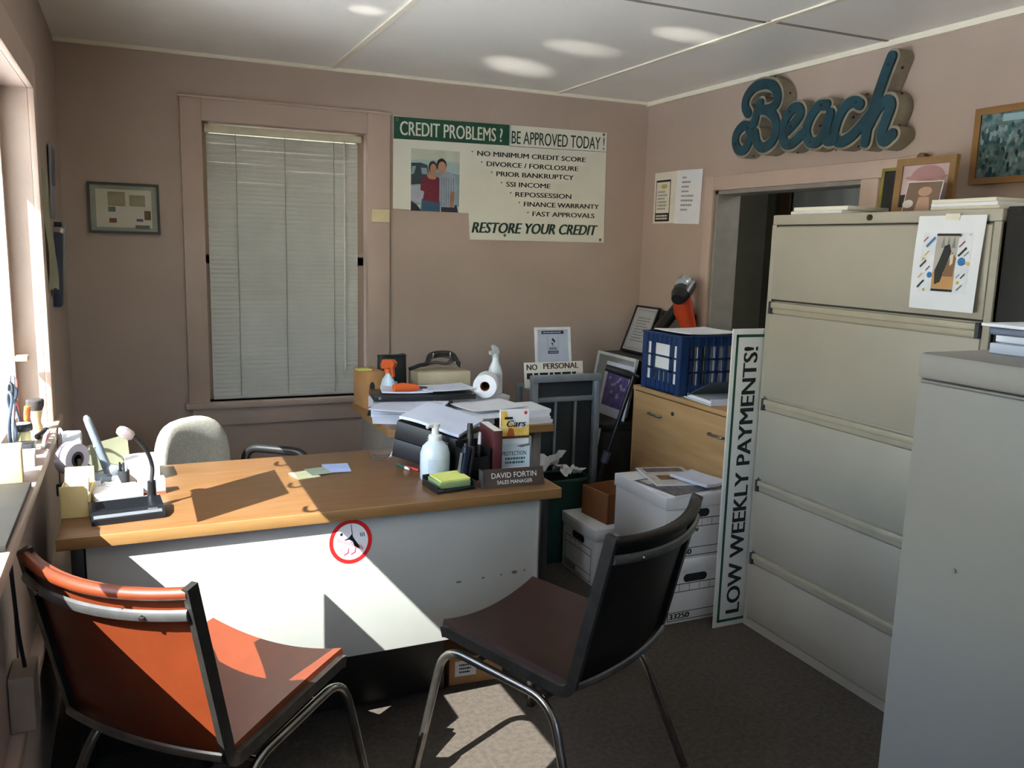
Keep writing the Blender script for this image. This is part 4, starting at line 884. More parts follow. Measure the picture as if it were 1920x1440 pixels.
for k in range(3):
    m = MB(); m.b2((-0.15, -0.115, 0), (0.15, 0.115, 0.0115), 0.002)
    tag(m.build('paper_stack', (PAPER2, PAPER, PAPER2)[k], None, (2.40+0.008*k, 1.785+0.004*k, ZT+0.012*k), (0, 0, -2*k)), ('bottom', 'middle', 'top')[k]+' stack of papers at the near end of the tall filing cabinet top', 'papers', 'papers on top of the tall filing cabinet')
# taped print on the cabinet front
t = thing('taped_print', 'white printed sheet with a colourful patterned photo taped to the top drawer', 'paper', (2.1945, 1.772, 1.327), (0, 0, -90))
SW, SH_ = 0.226, 0.276
def sheet(u, v): return ((u-0.5)*SW, -0.004-0.016*(1-v)**2*(0.4+0.6*u)-0.006*math.sin(math.pi*v), v*SH_)
m = MB(); m.grid(sheet, 10, 12, 0.0005); m.build('sheet', PAPER, t)
m = art()
def sp_(pts, mat, l): m.use(mat); m.face(*[V(sheet(x, y))+V((0, -0.0008-l, 0)) for x, y in pts])
def rr(x0, y0, x1, y1, mat, l):
    m.use(mat); n_ = 6
    for k in range(n_):
        a, b = y0+(y1-y0)*k/n_, y0+(y1-y0)*(k+1)/n_
        m.face(*[V(sheet(x, y))+V((0, -0.0008-l, 0)) for x, y in ((x0,a),(x1,a),(x1,b),(x0,b))])
rr(0.12, 0.19, 0.86, 0.82, M('print_pale', '#d5d8dd', 0.6), 0); rr(0.33, 0.20, 0.66, 0.80, M('print_snow', '#a9a39a', 0.6), 0.0004); rr(0.33, 0.23, 0.66, 0.40, M('print_tan', '#b98a52', 0.6), 0.0008)
rr(0.33, 0.20, 0.66, 0.225, INK, 0.0010); rr(0.33, 0.785, 0.68, 0.81, INK, 0.0010)
sp_([(0.38,0.27),(0.46,0.30),(0.52,0.45),(0.58,0.62),(0.54,0.70),(0.47,0.68),(0.41,0.52),(0.36,0.42)], M('print_black', '#1f211f', 0.6), 0.0012)
sp_([(0.48,0.36),(0.64,0.36),(0.66,0.55),(0.60,0.62),(0.53,0.48)], M('print_brown', '#7d5a3e', 0.6), 0.0014)
sp_([(0.57,0.58),(0.62,0.60),(0.62,0.50),(0.58,0.47)], M('print_cream', '#cdbfa6', 0.6), 0.0016)
for x in (0.44, 0.52, 0.60): sp_([(x-0.03,0.66),(x,0.79),(x+0.03,0.66)], M('print_grey', '#7d7d7a', 0.6), 0.0009)
cols = [M('chip_red', '#8f3443', 0.6), M('chip_blue', '#2f6ea6', 0.6), M('chip_yellow', '#c9a536', 0.6), M('chip_dark', '#24272e', 0.6), M('chip_grey', '#77797e', 0.6), M('chip_green', '#41664f', 0.6)]
for i, (x, y, c, l) in enumerate([(0.17,0.75,0,.05),(0.25,0.72,1,.10),(0.21,0.60,2,.05),(0.17,0.49,3,.07),(0.25,0.44,0,.05),(0.14,0.36,2,.05),(0.16,0.27,3,.08),(0.72,0.70,0,.06),(0.74,0.62,3,.09),(0.80,0.60,4,.05),(0.79,0.37,3,.05),(0.72,0.37,4,.04),(0.76,0.25,4,.06),(0.69,0.79,5,.03),(0.82,0.80,3,.02)]):
    sp_([(x-l*0.7,y-l*0.4),(x-l*0.5,y-l*0.6),(x+l*0.7,y+l*0.4),(x+l*0.5,y+l*0.6)], cols[c], 0.0018)
for x, y, r_, c in ((0.745,0.52,0.055,1),(0.29,0.37,0.04,1),(0.84,0.50,0.022,2),(0.17,0.54,0.022,2),(0.73,0.30,0.022,2),(0.22,0.21,0.02,2)): sp_([(x+r_*math.cos(R(a)), y+r_*0.8*math.sin(R(a))) for a in range(0, 360, 24)], cols[c], 0.0019)
m.build('printed_picture', None, t)
m = MB(); m.b2((-0.02, -0.0062, SH_-0.014), (0.028, -0.0050, SH_+0.005)); m.build('tape', M('tape_clear', '#d8d3c2', 0.3), t)

# papers on the near cabinet
ZN = 1.3185
spec = [(1.47, 0.86, 0.20, 0.29, 0.018, 3, PAPER3, 'bottom bluish magazine of the pile on the nearest cabinet'), (1.475, 0.855, 0.20, 0.29, 0.014, -4, PAPER, 'second white magazine up in the pile on the nearest cabinet'),
        (1.465, 0.865, 0.20, 0.28, 0.012, 6, M('navy_cover', '#3c4560', 0.35), 'navy-edged magazine near the top of the pile on the nearest cabinet'), (1.46, 0.87, 0.21, 0.29, 0.006, -2, PAPER, 'white sheet bundle topping the pile on the nearest cabinet')]
z = ZN
for x, y, a, b, h, rz, mt, lb in spec:
    m = MB(); m.b2((-a/2, -b/2, 0), (a/2, b/2, h), 0.002); tag(m.build('magazine', mt, None, (x, y, z), (0, 0, rz)), lb, 'magazine', 'papers on the nearest cabinet'); z += h+0.0005
t = thing('plastic_folder', 'curved grey translucent folder lying loosely over the pile on the nearest cabinet', 'folder', (1.53, 0.83, z))
m = MB(); m.grid(lambda u, v: ((u-0.5)*0.22, (v-0.5)*0.30, 0.004+0.018*math.sin(math.pi*u)*0.8+0.010*v*v), 10, 8, 0.001); m.build('folder_sheet', M('folder_pale', '#a7aab0', 0.25), t)

# ------------------------------------------------------------------ desk top, right half
ZD = 0.7405
t = thing('name_plate', 'dark desk name plate at the front right corner of the desk', 'name plate', (1.062, 2.330, ZD), (0, 0, -3))
m = MB(); m.prism([(-0.012, 0), (0.020, 0), (0.012, 0.054), (0.008, 0.054)], (-0.104, 0, 0), (0,1,0), (0,0,1), (0.208, 0, 0)); m.build('plate', M('plate_brown', '#3a2d25', 0.4), t)
m = MB(); m.b2((-0.1055, -0.014, 0), (-0.1035, 0.02, 0.055)); m.build('metal_edge', STEEL, t)
n1 = V((0, 0.016, 0.054)).normalized()
m = art(); text(m, 'DAVID FORTIN', V((-0.072, -0.012, 0))+n1*0.029, (1,0,0), n1, 0.150, 0.0165, 0.0008); m.build('lettering', M('engraved_white', '#d9d4c8', 0.5), t)
m = art(); text(m, 'SALES MANAGER', V((-0.055, -0.012, 0))+n1*0.0105, (1,0,0), n1, 0.118, 0.0115, 0.0008); m.build('lettering', M('engraved_white', '#d9d4c8', 0.5), t)
# brochure holder
t = thing('brochure_holder', 'clear upright brochure holder with car leaflets behind the name plate', 'holder', (1.132, 2.470, ZD), (0, 0, -4))
m = MB(); m.b2((-0.054, -0.004, 0), (0.054, 0.03, 0.018), 0.002); m.b2((-0.054, 0.026, 0), (0.054, 0.030, 0.15)); m.b2((-0.054, -0.004, 0), (-0.052, 0.03, 0.12)); m.b2((0.052, -0.004, 0), (0.054, 0.03, 0.12)); m.build('holder_body', M('clear_acrylic', '#8f9496', 0.15), t)
m = MB(); m.prism([(0.0, 0.0), (0.004, 0.0), (0.075, -0.0), (0.004, 0.135), (0.0, 0.135)], (0.046, 0.03, 0), (0,1,0), (0,0,1), (0.004, 0, 0)); m.build('rear_strut', M('clear_acrylic2', '#7a7d7a', 0.2), t)
m = MB(); m.box((0, 0.014, 0.115), (0.10, 0.008, 0.19), (-3, 0, 0)); m.build('leaflet', PAPER, t)
def lf(z0, z1): return (V((-0.05, 0.0042, 0.02)), V((1,0,0)), V((0,0.052,1)).normalized())
m = art(); fr = lf(0, 0); yl = M('leaf_yellow', '#d8a52c', 0.4, scale=30, var2='#e9d489'); 
pr(m, 0, 0.098, 0.10, 0.188, PAPER, fr, 0.0004); m.use(yl); m.poly2([(0,0.10),(0.10,0.10),(0.10,0.14),(0.07,0.125),(0.03,0.15),(0.022,0.186),(0,0.186)], *fr, 0.0008)
m.use(M('leaf_orange', '#b0561f', 0.4)); m.poly2([(0.02,0.10),(0.05,0.10),(0.045,0.125),(0.03,0.13)], *fr, 0.0012); m.use(M('leaf_brown', '#4a3318', 0.5)); rect(m, 0, 0.094, 0.10, 0.102, fr, 0.0012)
m.use(M('leaf_red', '#c0392b', 0.5)); ell(m, 0.088, 0.178, 0.006, 0.006, fr, 0.001, 10)
m.build('upper_leaflet_print', None, t)
m = art(); text(m, 'Cars', fr[0]+V((0.018, 0, 0.134)), (1,0,0), fr[2], 0.068, 0.022, 0.0022, 0.03, 0.2); rect(m, 0.014, 0.158, 0.042, 0.166, fr, 0.0020); m.build('lettering', INK, t)
m = MB(); m.box((0, -0.004, 0.052), (0.098, 0.004, 0.09), (-2, 0, 0)); lf2 = m.build('front_leaflet', M('leaf_blue', '#b9cdd6', 0.5), t)
fr = (V((-0.049, -0.0064, 0.008)), V((1,0,0)), V((0,0.035,1)).normalized())
m = art(); text(m, 'PROTECTION', fr[0]+fr[2]*0.052, (1,0,0), fr[2], 0.085, 0.014, 0.0012, 0.01).use(INK)
rect(m, 0, 0.078, 0.0, 0.078, fr, 0.0005); m.build('lettering', INKG, lf2)
m = art(); m.use(M('teal_ink', '#2b5a60', 0.6)); dashes(m, 0.012, 0.022, 0.09, 0.048, 2, fr, 0.0012, 0.6, 7); m.use(PAPER); rect(m, 0.002, -0.006, 0.097, 0.014, fr, 0.0012); m.use(MG2); m.poly2([(0.05,0.083),(0.097,0.09),(0.097,0.083),(0.07,0.078)], *fr, 0.0012); m.build('leaflet_print', None, lf2)
# sanitizer pump bottle
t = thing('pump_bottle', 'translucent white hand sanitizer pump bottle on the desk', 'bottle', (0.857, 2.481, ZD), (0, 0, 15))
m = MB(); m.lathe([(0.0,0),(0.044,0.0),(0.047,0.006),(0.0475,0.05),(0.047,0.085),(0.040,0.108),(0.022,0.125),(0.018,0.129)], (0,0,0), 32); m.build('bottle_body', M('bottle_clear', '#c7d2d8', 0.25, var=0.03), t)
m = MB(); m.lathe([(0.0,0.128),(0.021,0.128),(0.021,0.143),(0.012,0.146),(0.011,0.168),(0.0,0.168)], (0,0,0), 24); m.build('cap', M('pump_white', '#d9dad6', 0.4), t)
m = MB(); m.lathe([(0.0,0.168),(0.014,0.168),(0.015,0.180),(0.0,0.181)], (0,0,0), 20); m.tube([(0,0,0.175),(-0.03,-0.005,0.176),(-0.036,-0.006,0.171)], [0.008,0.006,0.005], 8); m.build('pump_head', M('pump_white', '#d9dad6', 0.4), t)
m = MB()
for k in range(2):
    pass
m.grid(lambda u, v: (0.0481*math.cos(R(-150+u*90)), 0.0481*math.sin(R(-150+u*90)), 0.012+0.062*v), 10, 2, 0.0003); m.build('label', M('bottle_label', '#b9c6cf', 0.4), t)
# note tray with yellow pad
t = thing('note_tray', 'black note tray holding a yellow pad in front of the pump bottle', 'tray', (0.866, 2.375, ZD), (0, 0, 6))
m = MB(); m.b2((-0.062, -0.055, 0), (0.062, 0.055, 0.012), 0.004)
for a, b in (((-0.064,-0.057,0),(-0.060,0.057,0.024)), ((0.060,-0.057,0),(0.064,0.057,0.03)), ((-0.064,0.053,0),(0.064,0.057,0.034))): m.b2(a, b, 0.0015)
m.build('tray_body', M('tray_smoke', '#1b2022', 0.2), t)
m = MB(); m.b2((-0.050, -0.046, 0.0125), (0.052, 0.045, 0.030), 0.001); pd = m.build('note_pad', M('pad_green', '#7f9463', 0.6), t)
m = MB(); m.box((0.004, 0.002, 0.034), (0.10, 0.080, 0.005), (3, 0, 2)); m.build('top_sheets', M('pad_yellow', '#d3d871', 0.6), pd)
# pen cup
t = thing('desk_organizer', 'black desk organizer packed with pens between bottle and leaflets', 'organizer', (0.975, 2.455, ZD), (0, 0, 8))
m = MB(); m.b2((-0.045, -0.035, 0), (0.045, 0.035, 0.006))
for a, b in (((-0.045,-0.035,0),(-0.041,0.035,0.10)), ((0.041,-0.035,0),(0.045,0.035,0.10)), ((-0.045,-0.035,0),(0.045,-0.031,0.075)), ((-0.045,0.031,0),(0.045,0.035,0.12)), ((-0.002,-0.035,0),(0.002,0.035,0.09))): m.b2(a, b)
m.build('organizer_body', BLACKP, t)
def pen(label, base, tip, col, r_=0.0045, cap=None, group='pens in the desk organizer', name='pen'):
    t = thing(name, label, 'pen', base, (0, 0, 0), group); d = V(tip)-V(base)
    m = MB(); m.cyl((0,0,0), d*0.72, r_, None, 10); m.build('barrel', col, t); m = MB(); m.cyl(d*0.72, d, r_*1.25, r_*0.9, 10); m.build('cap', cap or col, t)
pen('fat black marker standing tallest in the desk organizer', (0.965, 2.448, ZD+0.007), (0.967, 2.462, 0.918), BLACKP, 0.010, BLACKM)
pen('white-tipped dark pen leaning right in the desk organizer', (0.990, 2.448, ZD+0.007), (1.005, 2.470, 0.885), DARKG, 0.005, PAPER)
pen('blue ballpoint pen low in the desk organizer', (0.955, 2.440, ZD+0.007), (0.938, 2.425, 0.862), M('pen_blue', '#2b3f8f', 0.3), 0.005, STEEL)
t = thing('stapler', 'upright navy and black stapler leaning on the desk organizer', 'stapler', (0.925, 2.402, ZD), (0, 0, 10))
m = MB(); m.box((0.0, 0, 0.058), (0.022, 0.022, 0.12), (-8, 14, 0), 0.005); m.build('arm', M('stapler_navy', '#1b2136', 0.3), t); m = MB(); m.box((0.024, 0.004, 0.058), (0.012, 0.024, 0.115), (-8, 14, 0), 0.003); m.build('base', BLACKP, t)
m = MB(); m.box((-0.0125, 0, 0.07), (0.003, 0.014, 0.06), (-8, 14, 0)); m.build('metal_strip', CHROME, t)
t = thing('book', 'dark red hardback book standing behind the pen organizer', 'book', (1.056, 2.500, ZD), (0, 0, -5))
m = MB(); m.b2((-0.016, -0.075, 0), (0.016, 0.075, 0.155), 0.003); m.build('cover', M('book_red', '#4a1d1f', 0.5), t); m = MB(); m.b2((-0.013, -0.0735, 0.155), (0.013, 0.073, 0.1555)); m.build('pages', PAPER2, t)
# binders stack
for k, (lb, z0, rz) in enumerate((('lower of the two black binders stacked on the desk behind the pump bottle', 0, -44), ('upper black binder of the two stacked behind the pump bottle', 0.061, -46))):
    t = thing('black_binder', lb, 'binder', (0.918+z0*0.125, 2.652-z0*0.12, ZD+0.0205+z0*1.0), (0, 10, rz), 'black binders on the desk')
    m = MB(); m.b2((-0.115, -0.10, 0), (0.115, 0.10, 0.004), 0.001); m.b2((-0.115, -0.10, 0.056), (0.115, 0.10, 0.060), 0.001); m.b2((-0.115, -0.103, 0.0), (0.115, -0.098, 0.060), 0.002); m.build('cover', M('binder_black', '#16161a', 0.45), t)
    m = MB(); m.b2((-0.110, -0.094, 0.005), (0.108, 0.096, 0.055)); m.build('pages', PAPER2, t)
    m = art(); m.use(GREYINK); dashes(m, 0.12, 0.018, 0.20, 0.042, 3, (V((-0.115, -0.103, 0)), V((1,0,0)), V((0,0,1))), 0.0006, 0.5, 20+k); o = m.build('spine_print', GREYINK, t)
t = thing('paper_stack', 'loose white papers on the black binders behind the pump bottle', 'papers', (0.933, 2.637, ZD+0.149), (0, 10, -45))
m = MB(); m.grid(lambda u, v: ((u-0.5)*0.22, (v-0.5)*0.20, 0.010+0.014*v+0.004*math.sin(5*u)), 6, 6, 0.010); m.build('sheets', PAPER3, t)
# ashtray, clips, notes
t = thing('glass_ashtray', 'round clear glass dish on the bare middle of the desk', 'dish', (0.766, 2.79, ZD))
m = MB(); m.lathe([(0.0,0.004),(0.028,0.004),(0.038,0.020),(0.041,0.022),(0.044,0.020),(0.036,0.0),(0.0,0.0)], (0,0,0), 28); m.build('dish_body', pane_mat('dish_glass', (0.96, 0.98, 0.98), 0.06), t)
pen('red pen lying on the desk left of the binders', (0.800, 2.655, ZD+0.005), (0.835, 2.575, ZD+0.005), M('pen_red', '#b23a34', 0.4), 0.0045, M('pen_red', '#b23a34', 0.4), None)
pen('green-capped pen lying on the desk left of the binders', (0.792, 2.68, ZD+0.005), (0.808, 2.60, ZD+0.005), M('pen_green', '#1f5a48', 0.4), 0.0045, PAPER, None)
flat_item('sticky_note', 'pale yellow sticky notes at the sunlight edge on the desk', 'note', (0.478, 2.652, ZD), 12, 0.072, 0.085, 0.002, M('note_cream', '#e6e3b4', 0.7))
flat_item('sticky_note', 'sage green sticky note between the yellow and the blue ones', 'note', (0.525, 2.675, ZD+0.0025), 8, 0.065, 0.08, 0.0015, M('note_sage', '#93a08a', 0.7))
flat_item('sticky_note', 'pale blue sticky note rightmost on the desk', 'note', (0.590, 2.700, ZD+0.0015), -6, 0.085, 0.105, 0.0015, M('note_blue', '#9fb0d6', 0.7))

# ------------------------------------------------------------------ desk top, left half
t = thing('desk_microphone', 'gooseneck desk microphone with bright windscreen on the orange desk', 'microphone', (0.026, 2.455, ZD))
m = MB(); m.b2((-0.014, -0.014, 0.0), (0.014, 0.014, 0.010), 0.002); m.cyl((0, 0, 0.008), (0, 0, 0.075), 0.0125, 0.0105, 14); m.build('base', BLACKP, t)
m = MB(); m.tube(catmull([(0, 0, 0.07), (0.004, 0, 0.115), (-0.008, 0, 0.16), (-0.032, 0, 0.195), (-0.045, 0, 0.205)], 5), 0.0055, 10); m.build('gooseneck', M('gooseneck_grey', '#4b4a4c', 0.4, 0.5), t)
m = MB(); m.lathe([(0.008,0.0),(0.0135,0.006),(0.0155,0.02),(0.0145,0.034),(0.010,0.043),(0.0,0.046)], (-0.040, 0, 0.202), 18, (0, -58, 0)); m.build('windscreen', M('windscreen_pink', '#e7d3cf', 0.7, bump=0.3, bscale=400), t)
t = thing('desk_phone', 'low black phone base at the front left of the desk', 'phone', (-0.038, 2.395, ZD), (0, 0, 6))
m = MB(); m.prism([(-0.055, 0.0), (0.06, 0.0), (0.06, 0.034), (0.03, 0.040), (-0.03, 0.030), (-0.055, 0.014)], (-0.088, 0, 0), (0,1,0), (0,0,1), (0.176, 0, 0)); m.build('phone_body', M('phone_black', '#14171c', 0.22), t, ang=20)
m = MB(); m.box((0, -0.046, 0.019), (0.165, 0.012, 0.004), (28, 0, 0), 0.001); m.build('grey_strip', M('phone_strip', '#5f646b', 0.3), t)
m = MB(); m.box((0.060, -0.040, 0.024), (0.024, 0.006, 0.003), (28, 0, 0)); m.build('badge', STEEL, t)
def carton(name, label, loc, rz, d, mt, bev=0.002, group=None):
    m = MB(); m.b2((-d[0]/2, -d[1]/2, 0), (d[0]/2, d[1]/2, d[2]), bev); return tag(m.build(name, mt, None, loc, (0, 0, rz)), label, 'box', group)
CW = M('carton_white', '#d9dade', 0.6, var=0.03)
carton('white_box', 'flat white box lying behind the black phone base', (-0.065, 2.52, ZD), 14, (0.125, 0.085, 0.045), CW)
t = thing('small_box', 'small white box with blue and red bands right behind the microphone', 'box', (0.028, 2.60, ZD), (0, 0, 5))
m = MB(); m.b2((-0.036, -0.02, 0), (0.036, 0.02, 0.045), 0.002); m.build('carton', CW, t)
m = MB(); m.b2((-0.005, -0.0207, 0.008), (0.010, -0.0200, 0.0445)); m.build('blue_band', M('band_blue', '#3a8fc2', 0.5), t); m = MB(); m.b2((-0.036, -0.0207, 0.0), (0.036, -0.0200, 0.008)); m.build('red_band', M('band_red', '#c2563f', 0.5), t)
carton('white_box', 'larger white carton further back behind the microphone', (0.005, 2.80, ZD), 3, (0.095, 0.12, 0.06), CW)
t = thing('letter_tray', 'yellow cardboard tray of envelopes at the left end of the desk', 'tray', (-0.158, 2.50, ZD), (0, 0, -4))
YEL = M('tray_yellow', '#d9c489', 0.7, var=0.06)
m = MB(); m.b2((-0.032, -0.075, 0), (0.032, 0.075, 0.005)); m.b2((-0.034, -0.077, 0), (0.034, -0.073, 0.085)); m.b2((-0.034, 0.073, 0), (0.034, 0.077, 0.10)); m.b2((-0.034, -0.077, 0), (-0.031, 0.077, 0.075)); m.b2((0.031, -0.077, 0), (0.034, 0.077, 0.055)); m.build('tray_body', YEL, t)
for k in range(5):
    m = MB(); m.b2((-0.028, -0.0012, 0), (0.028, 0.0012, 0.095+0.008*(k % 3)), 0.0005)
    tag(m.build('envelope', (PAPER2, PAPER, YEL, PAPER, PAPER2)[k], None, (-0.158, 2.458+k*0.020, ZD+0.0065), (-7+2*k, 0, -4+k)), ('frontmost envelope', 'second envelope', 'third envelope', 'fourth envelope', 'rearmost envelope')[k]+' upright in the yellow tray at the desk left end', 'envelope', 'envelopes in the yellow tray')
t = thing('tape_roll', 'upright roll of grey tape behind the yellow envelope tray', 'tape', (-0.178, 2.66, ZD+0.006), (0, 0, 50))
m = MB(); m.lathe([(0.022,-0.02),(0.045,-0.02),(0.047,0.0),(0.045,0.02),(0.022,0.02),(0.022,-0.02)], (0, 0, 0.098), 28, (90, 0, 0)); m.build('tape', M('tape_lilac', '#b6b5c6', 0.35), t)
m = MB(); m.lathe([(0.014,-0.021),(0.0225,-0.021),(0.0225,0.021),(0.014,0.021),(0.014,-0.021)], (0, 0, 0.098), 22, (90, 0, 0)); m.build('core', BLACKP, t)
m = MB(); m.b2((-0.04, -0.025, -0.006), (0.04, 0.025, 0.03), 0.004); m.b2((-0.006, -0.026, 0.03), (0.006, -0.022, 0.10)); m.build('dispenser', DARKG, t)
t = thing('cordless_phone', 'grey-blue cordless phone handset standing in its cradle', 'phone', (-0.105, 2.73, ZD), (0, 0, 10))
PG = M('phone_grey', '#7b8894', 0.35, 0.1, var=0.05)
m = MB(); m.tube([(0.020, 0, 0.03), (0.0, 0.004, 0.10), (-0.026, 0.008, 0.185), (-0.032, 0.009, 0.205), (-0.035, 0.0095, 0.213)], [0.021, 0.0195, 0.018, 0.0165, 0.008], 14, flat=0.62); m.build('handset', PG, t)
m = MB(); m.box((0.012, 0.0, 0.018), (0.085, 0.075, 0.036), (0, 0, 0), 0.012); m.box((0.03, -0.01, 0.045), (0.045, 0.05, 0.03), (0, 20, 0), 0.010); m.build('cradle', M('cradle_silver', '#9ba7b2', 0.3, 0.3), t)
m = MB(); m.box((-0.016, -0.006, 0.125), (0.008, 0.006, 0.012), (0, 15, 0), 0.002); m.build('earpiece', PAPER, t)
t = thing('coiled_cord', 'coiled grey phone cord lying behind the small boxes', 'cord', (-0.02, 2.905, ZD))
m = MB(); m.tube([(-0.06+0.13*i/160, 0.012*math.cos(i*0.75)+0.01*math.sin(i/30), 0.014+0.012*math.sin(i*0.75)) for i in range(161)], 0.0022, 6); m.build('coil', M('cord_grey', '#8d9096', 0.5), t)
t = thing('pen_cup', 'small dark cup of pens behind the flat white box', 'cup', (-0.045, 2.655, ZD))
m = MB(); m.lathe([(0.0,0.003),(0.013,0.003),(0.014,0.06),(0.016,0.06),(0.015,0.0),(0.0,0.0)], (0,0,0), 16); m.build('cup_body', DARKG, t)
for k, (dx, dy, c) in enumerate(((-0.006, 0.0, BLACKP), (0.005, 0.004, PAPER), (0.0, -0.005, DARKG))):
    pen(('black', 'white', 'grey')[k]+' pen standing in the small dark cup on the desk', (-0.045+dx, 2.655+dy, ZD+0.0045), (-0.045+dx*1.6, 2.655+dy*1.5, ZD+0.085), c, 0.003, None, 'pens in the small dark cup')
t = thing('folded_paper', 'olive folded papers fanned up behind the cordless phone', 'paper', (-0.085, 2.82, ZD), (0, 0, 20))
for k in range(3):
    m = MB(); m.grid(lambda u, v, k=k: ((u-0.5)*0.12, 0.02*k+0.05*v*(0.3+0.3*k), 0.02+0.085*v*(1-0.2*k)+0.02*u), 5, 5, 0.0008); m.build('sheet', M('paper_olive', '#8f9177', 0.8), t)
t = thing('white_adapter', 'white plug adapter stack standing on a black block at the far left of the desk', 'adapter', (-0.185, 2.82, ZD))
m = MB(); m.b2((-0.022, -0.022, 0), (0.022, 0.022, 0.075), 0.004); m.build('black_block', BLACKP, t)
m = MB(); m.b2((-0.016, -0.014, 0.0755), (0.022, 0.014, 0.098), 0.003); m.build('lower_plug', CW, t)
m = MB(); m.b2((-0.026, -0.022, 0.0985), (0.026, 0.022, 0.150), 0.007); m.build('adapter_body', CW, t)
m = MB(); m.tube([(-0.02, 0.02, 0.13), (-0.035, 0.05, 0.15), (-0.04, 0.08, 0.10)], 0.004, 8); m.build('cable', CW, t)
for k, (x, y, rz) in enumerate(((-0.075, 2.61, 20), (-0.115, 2.60, -30))):
    m = MB(); m.grid(lambda u, v, k=k: ((u-0.5)*0.06, (v-0.5)*0.05, 0.03+0.03*u*v+0.01*k+0.012*math.sin(6*u)), 5, 5, 0.0006)
    tag(m.build('receipt', PAPER, None, (x, y, ZD-0.012), (18, -12, rz), 20), ('curled receipt nearest the pen cup on the desk', 'curled receipt beside the yellow tray on the desk', 'curled receipt right behind the flat white box')[k], 'paper', 'loose receipts on the desk')

# ------------------------------------------------------------------ credenza pile
ZC2 = 0.7585
def sheaf(label, x, y, z, rz, w_, d_, h, mt, name='paper_stack'):
    m = MB(); ly = max(2, int(h/0.012)); q_ = random.Random(int(x*977+y*131+z*71))
    for k in range(ly):
        dx, dy, a = q_.uniform(-0.008, 0.008), q_.uniform(-0.008, 0.008), q_.uniform(-4, 4); m.box((dx, dy, h*(k+0.5)/ly), (w_, d_, h/ly*0.96), (0, 0, a))
    return tag(m.build(name, mt, None, (x, y, z), (0, 0, rz)), label, 'papers', 'paper piles on the table behind the desk')
sheaf('pile of white papers at the right end of the table behind the desk', 1.46, 3.16, ZC2, 4, 0.21, 0.18, 0.058, PAPER)
sheaf('broad pile of bluish papers in the middle of the table behind the desk', 1.185, 3.195, ZC2, -4, 0.25, 0.25, 0.042, PAPER3)
sheaf('low pile of bluish papers at the left corner of the table behind the desk', 0.965, 3.35, ZC2, -20, 0.14, 0.24, 0.069, PAPER3)
sheaf('tall pile of papers at the back of the table behind the desk', 1.36, 3.455, ZC2, 2, 0.28, 0.20, 0.068, PAPER)
flat_item('paper_sheet', 'large loose sheet spread over the front of the table behind the desk', 'paper', (1.15, 3.17, ZC2+0.0435), -18, 0.27, 0.21, 0.002, PAPER3, None, None, 0.003)
flat_item('paper_sheet', 'loose white sheet overhanging the right pile on the table', 'paper', (1.33, 3.19, ZC2+0.063), 12, 0.26, 0.20, 0.002, PAPER, None, None, 0.003)
flat_item('paper_sheet', 'wide bluish sheet fanned over the left corner of the papers behind the desk', 'paper', (1.005, 3.225, ZC2+0.0705), -32, 0.27, 0.25, 0.003, PAPER3, None, None, 0.003)
flat_item('paper_sheet', 'white sheet sticking out over the front edge of the table behind the desk', 'paper', (1.27, 3.10, ZC2+0.0475), 6, 0.24, 0.19, 0.003, PAPER, None, None, 0.003)
t = thing('flat_case', 'wide black flat case with white papers across the pile behind the desk', 'case', (1.105, 3.375, ZC2+0.0795), (0, 0, -8))
m = MB(); m.box((0, 0, 0.012), (0.43, 0.17, 0.024), (0, 0, 0), 0.005); m.build('case_body', M('case_black', '#15161a', 0.35), t)
m = MB(); m.cyl((-0.19, -0.084, 0.014), (-0.19, -0.089, 0.014), 0.006); m.build('latch', CHROME, t)
flat_item('paper_sheet', 'white papers lying on the black case, left bunch', 'paper', (1.04, 3.395, ZC2+0.1055), -12, 0.21, 0.15, 0.006, PAPER3, None, None, 0.003)
flat_item('paper_sheet', 'white papers lying on the black case, right bunch', 'paper', (1.205, 3.365, ZC2+0.1125), 6, 0.22, 0.14, 0.005, PAPER3, None, None, 0.003)
# carton with hole, spray bottle, pouch, cream box, black straps, roll, white bag, orange tool
t = thing('cardboard_carton', 'upright cardboard carton with a hand hole at the left of the paper table', 'box', (0.945, 3.64, ZC2), (0, 0, 8))
m = MB(); m.b2((-0.042, -0.08, 0), (0.042, 0.08, 0.165), 0.002); m.build('carton_body', CARD, t)
m = art(); m.use(GAP); ell(m, 0, 0, 0.012, 0.022, (V((-0.020, -0.0802, 0.10)), V((1,0,0)), V((0,0,1))), 0.0006, 18); m.build('hand_hole_paint', None, t)  # flat dark ellipse painted for the shade inside the hole
m = MB(); m.b2((-0.038, -0.0815, 0.012), (-0.015, -0.0805, 0.06)); m.build('paper_label', PAPER, t)
m = MB(); m.b2((-0.06, -0.03, 0.1655), (0.0, 0.02, 0.170)); m.build('yellow_note', M('note_lime', '#c9cf6a', 0.7), t)
t = thing('spray_bottle', 'pale spray bottle with orange trigger beside the cardboard carton', 'bottle', (0.995, 3.512, ZC2+0.0015), (0, 0, -60))
m = MB(); m.lathe([(0.0,0),(0.038,0.0),(0.040,0.01),(0.040,0.10),(0.030,0.135),(0.014,0.155),(0.013,0.165)], (0,0,0), 24, None, 1.0, 0.7); m.build('bottle_body', M('bottle_pale', '#c3d0c8', 0.3, scale=20, var2='#a3c0da'), t)
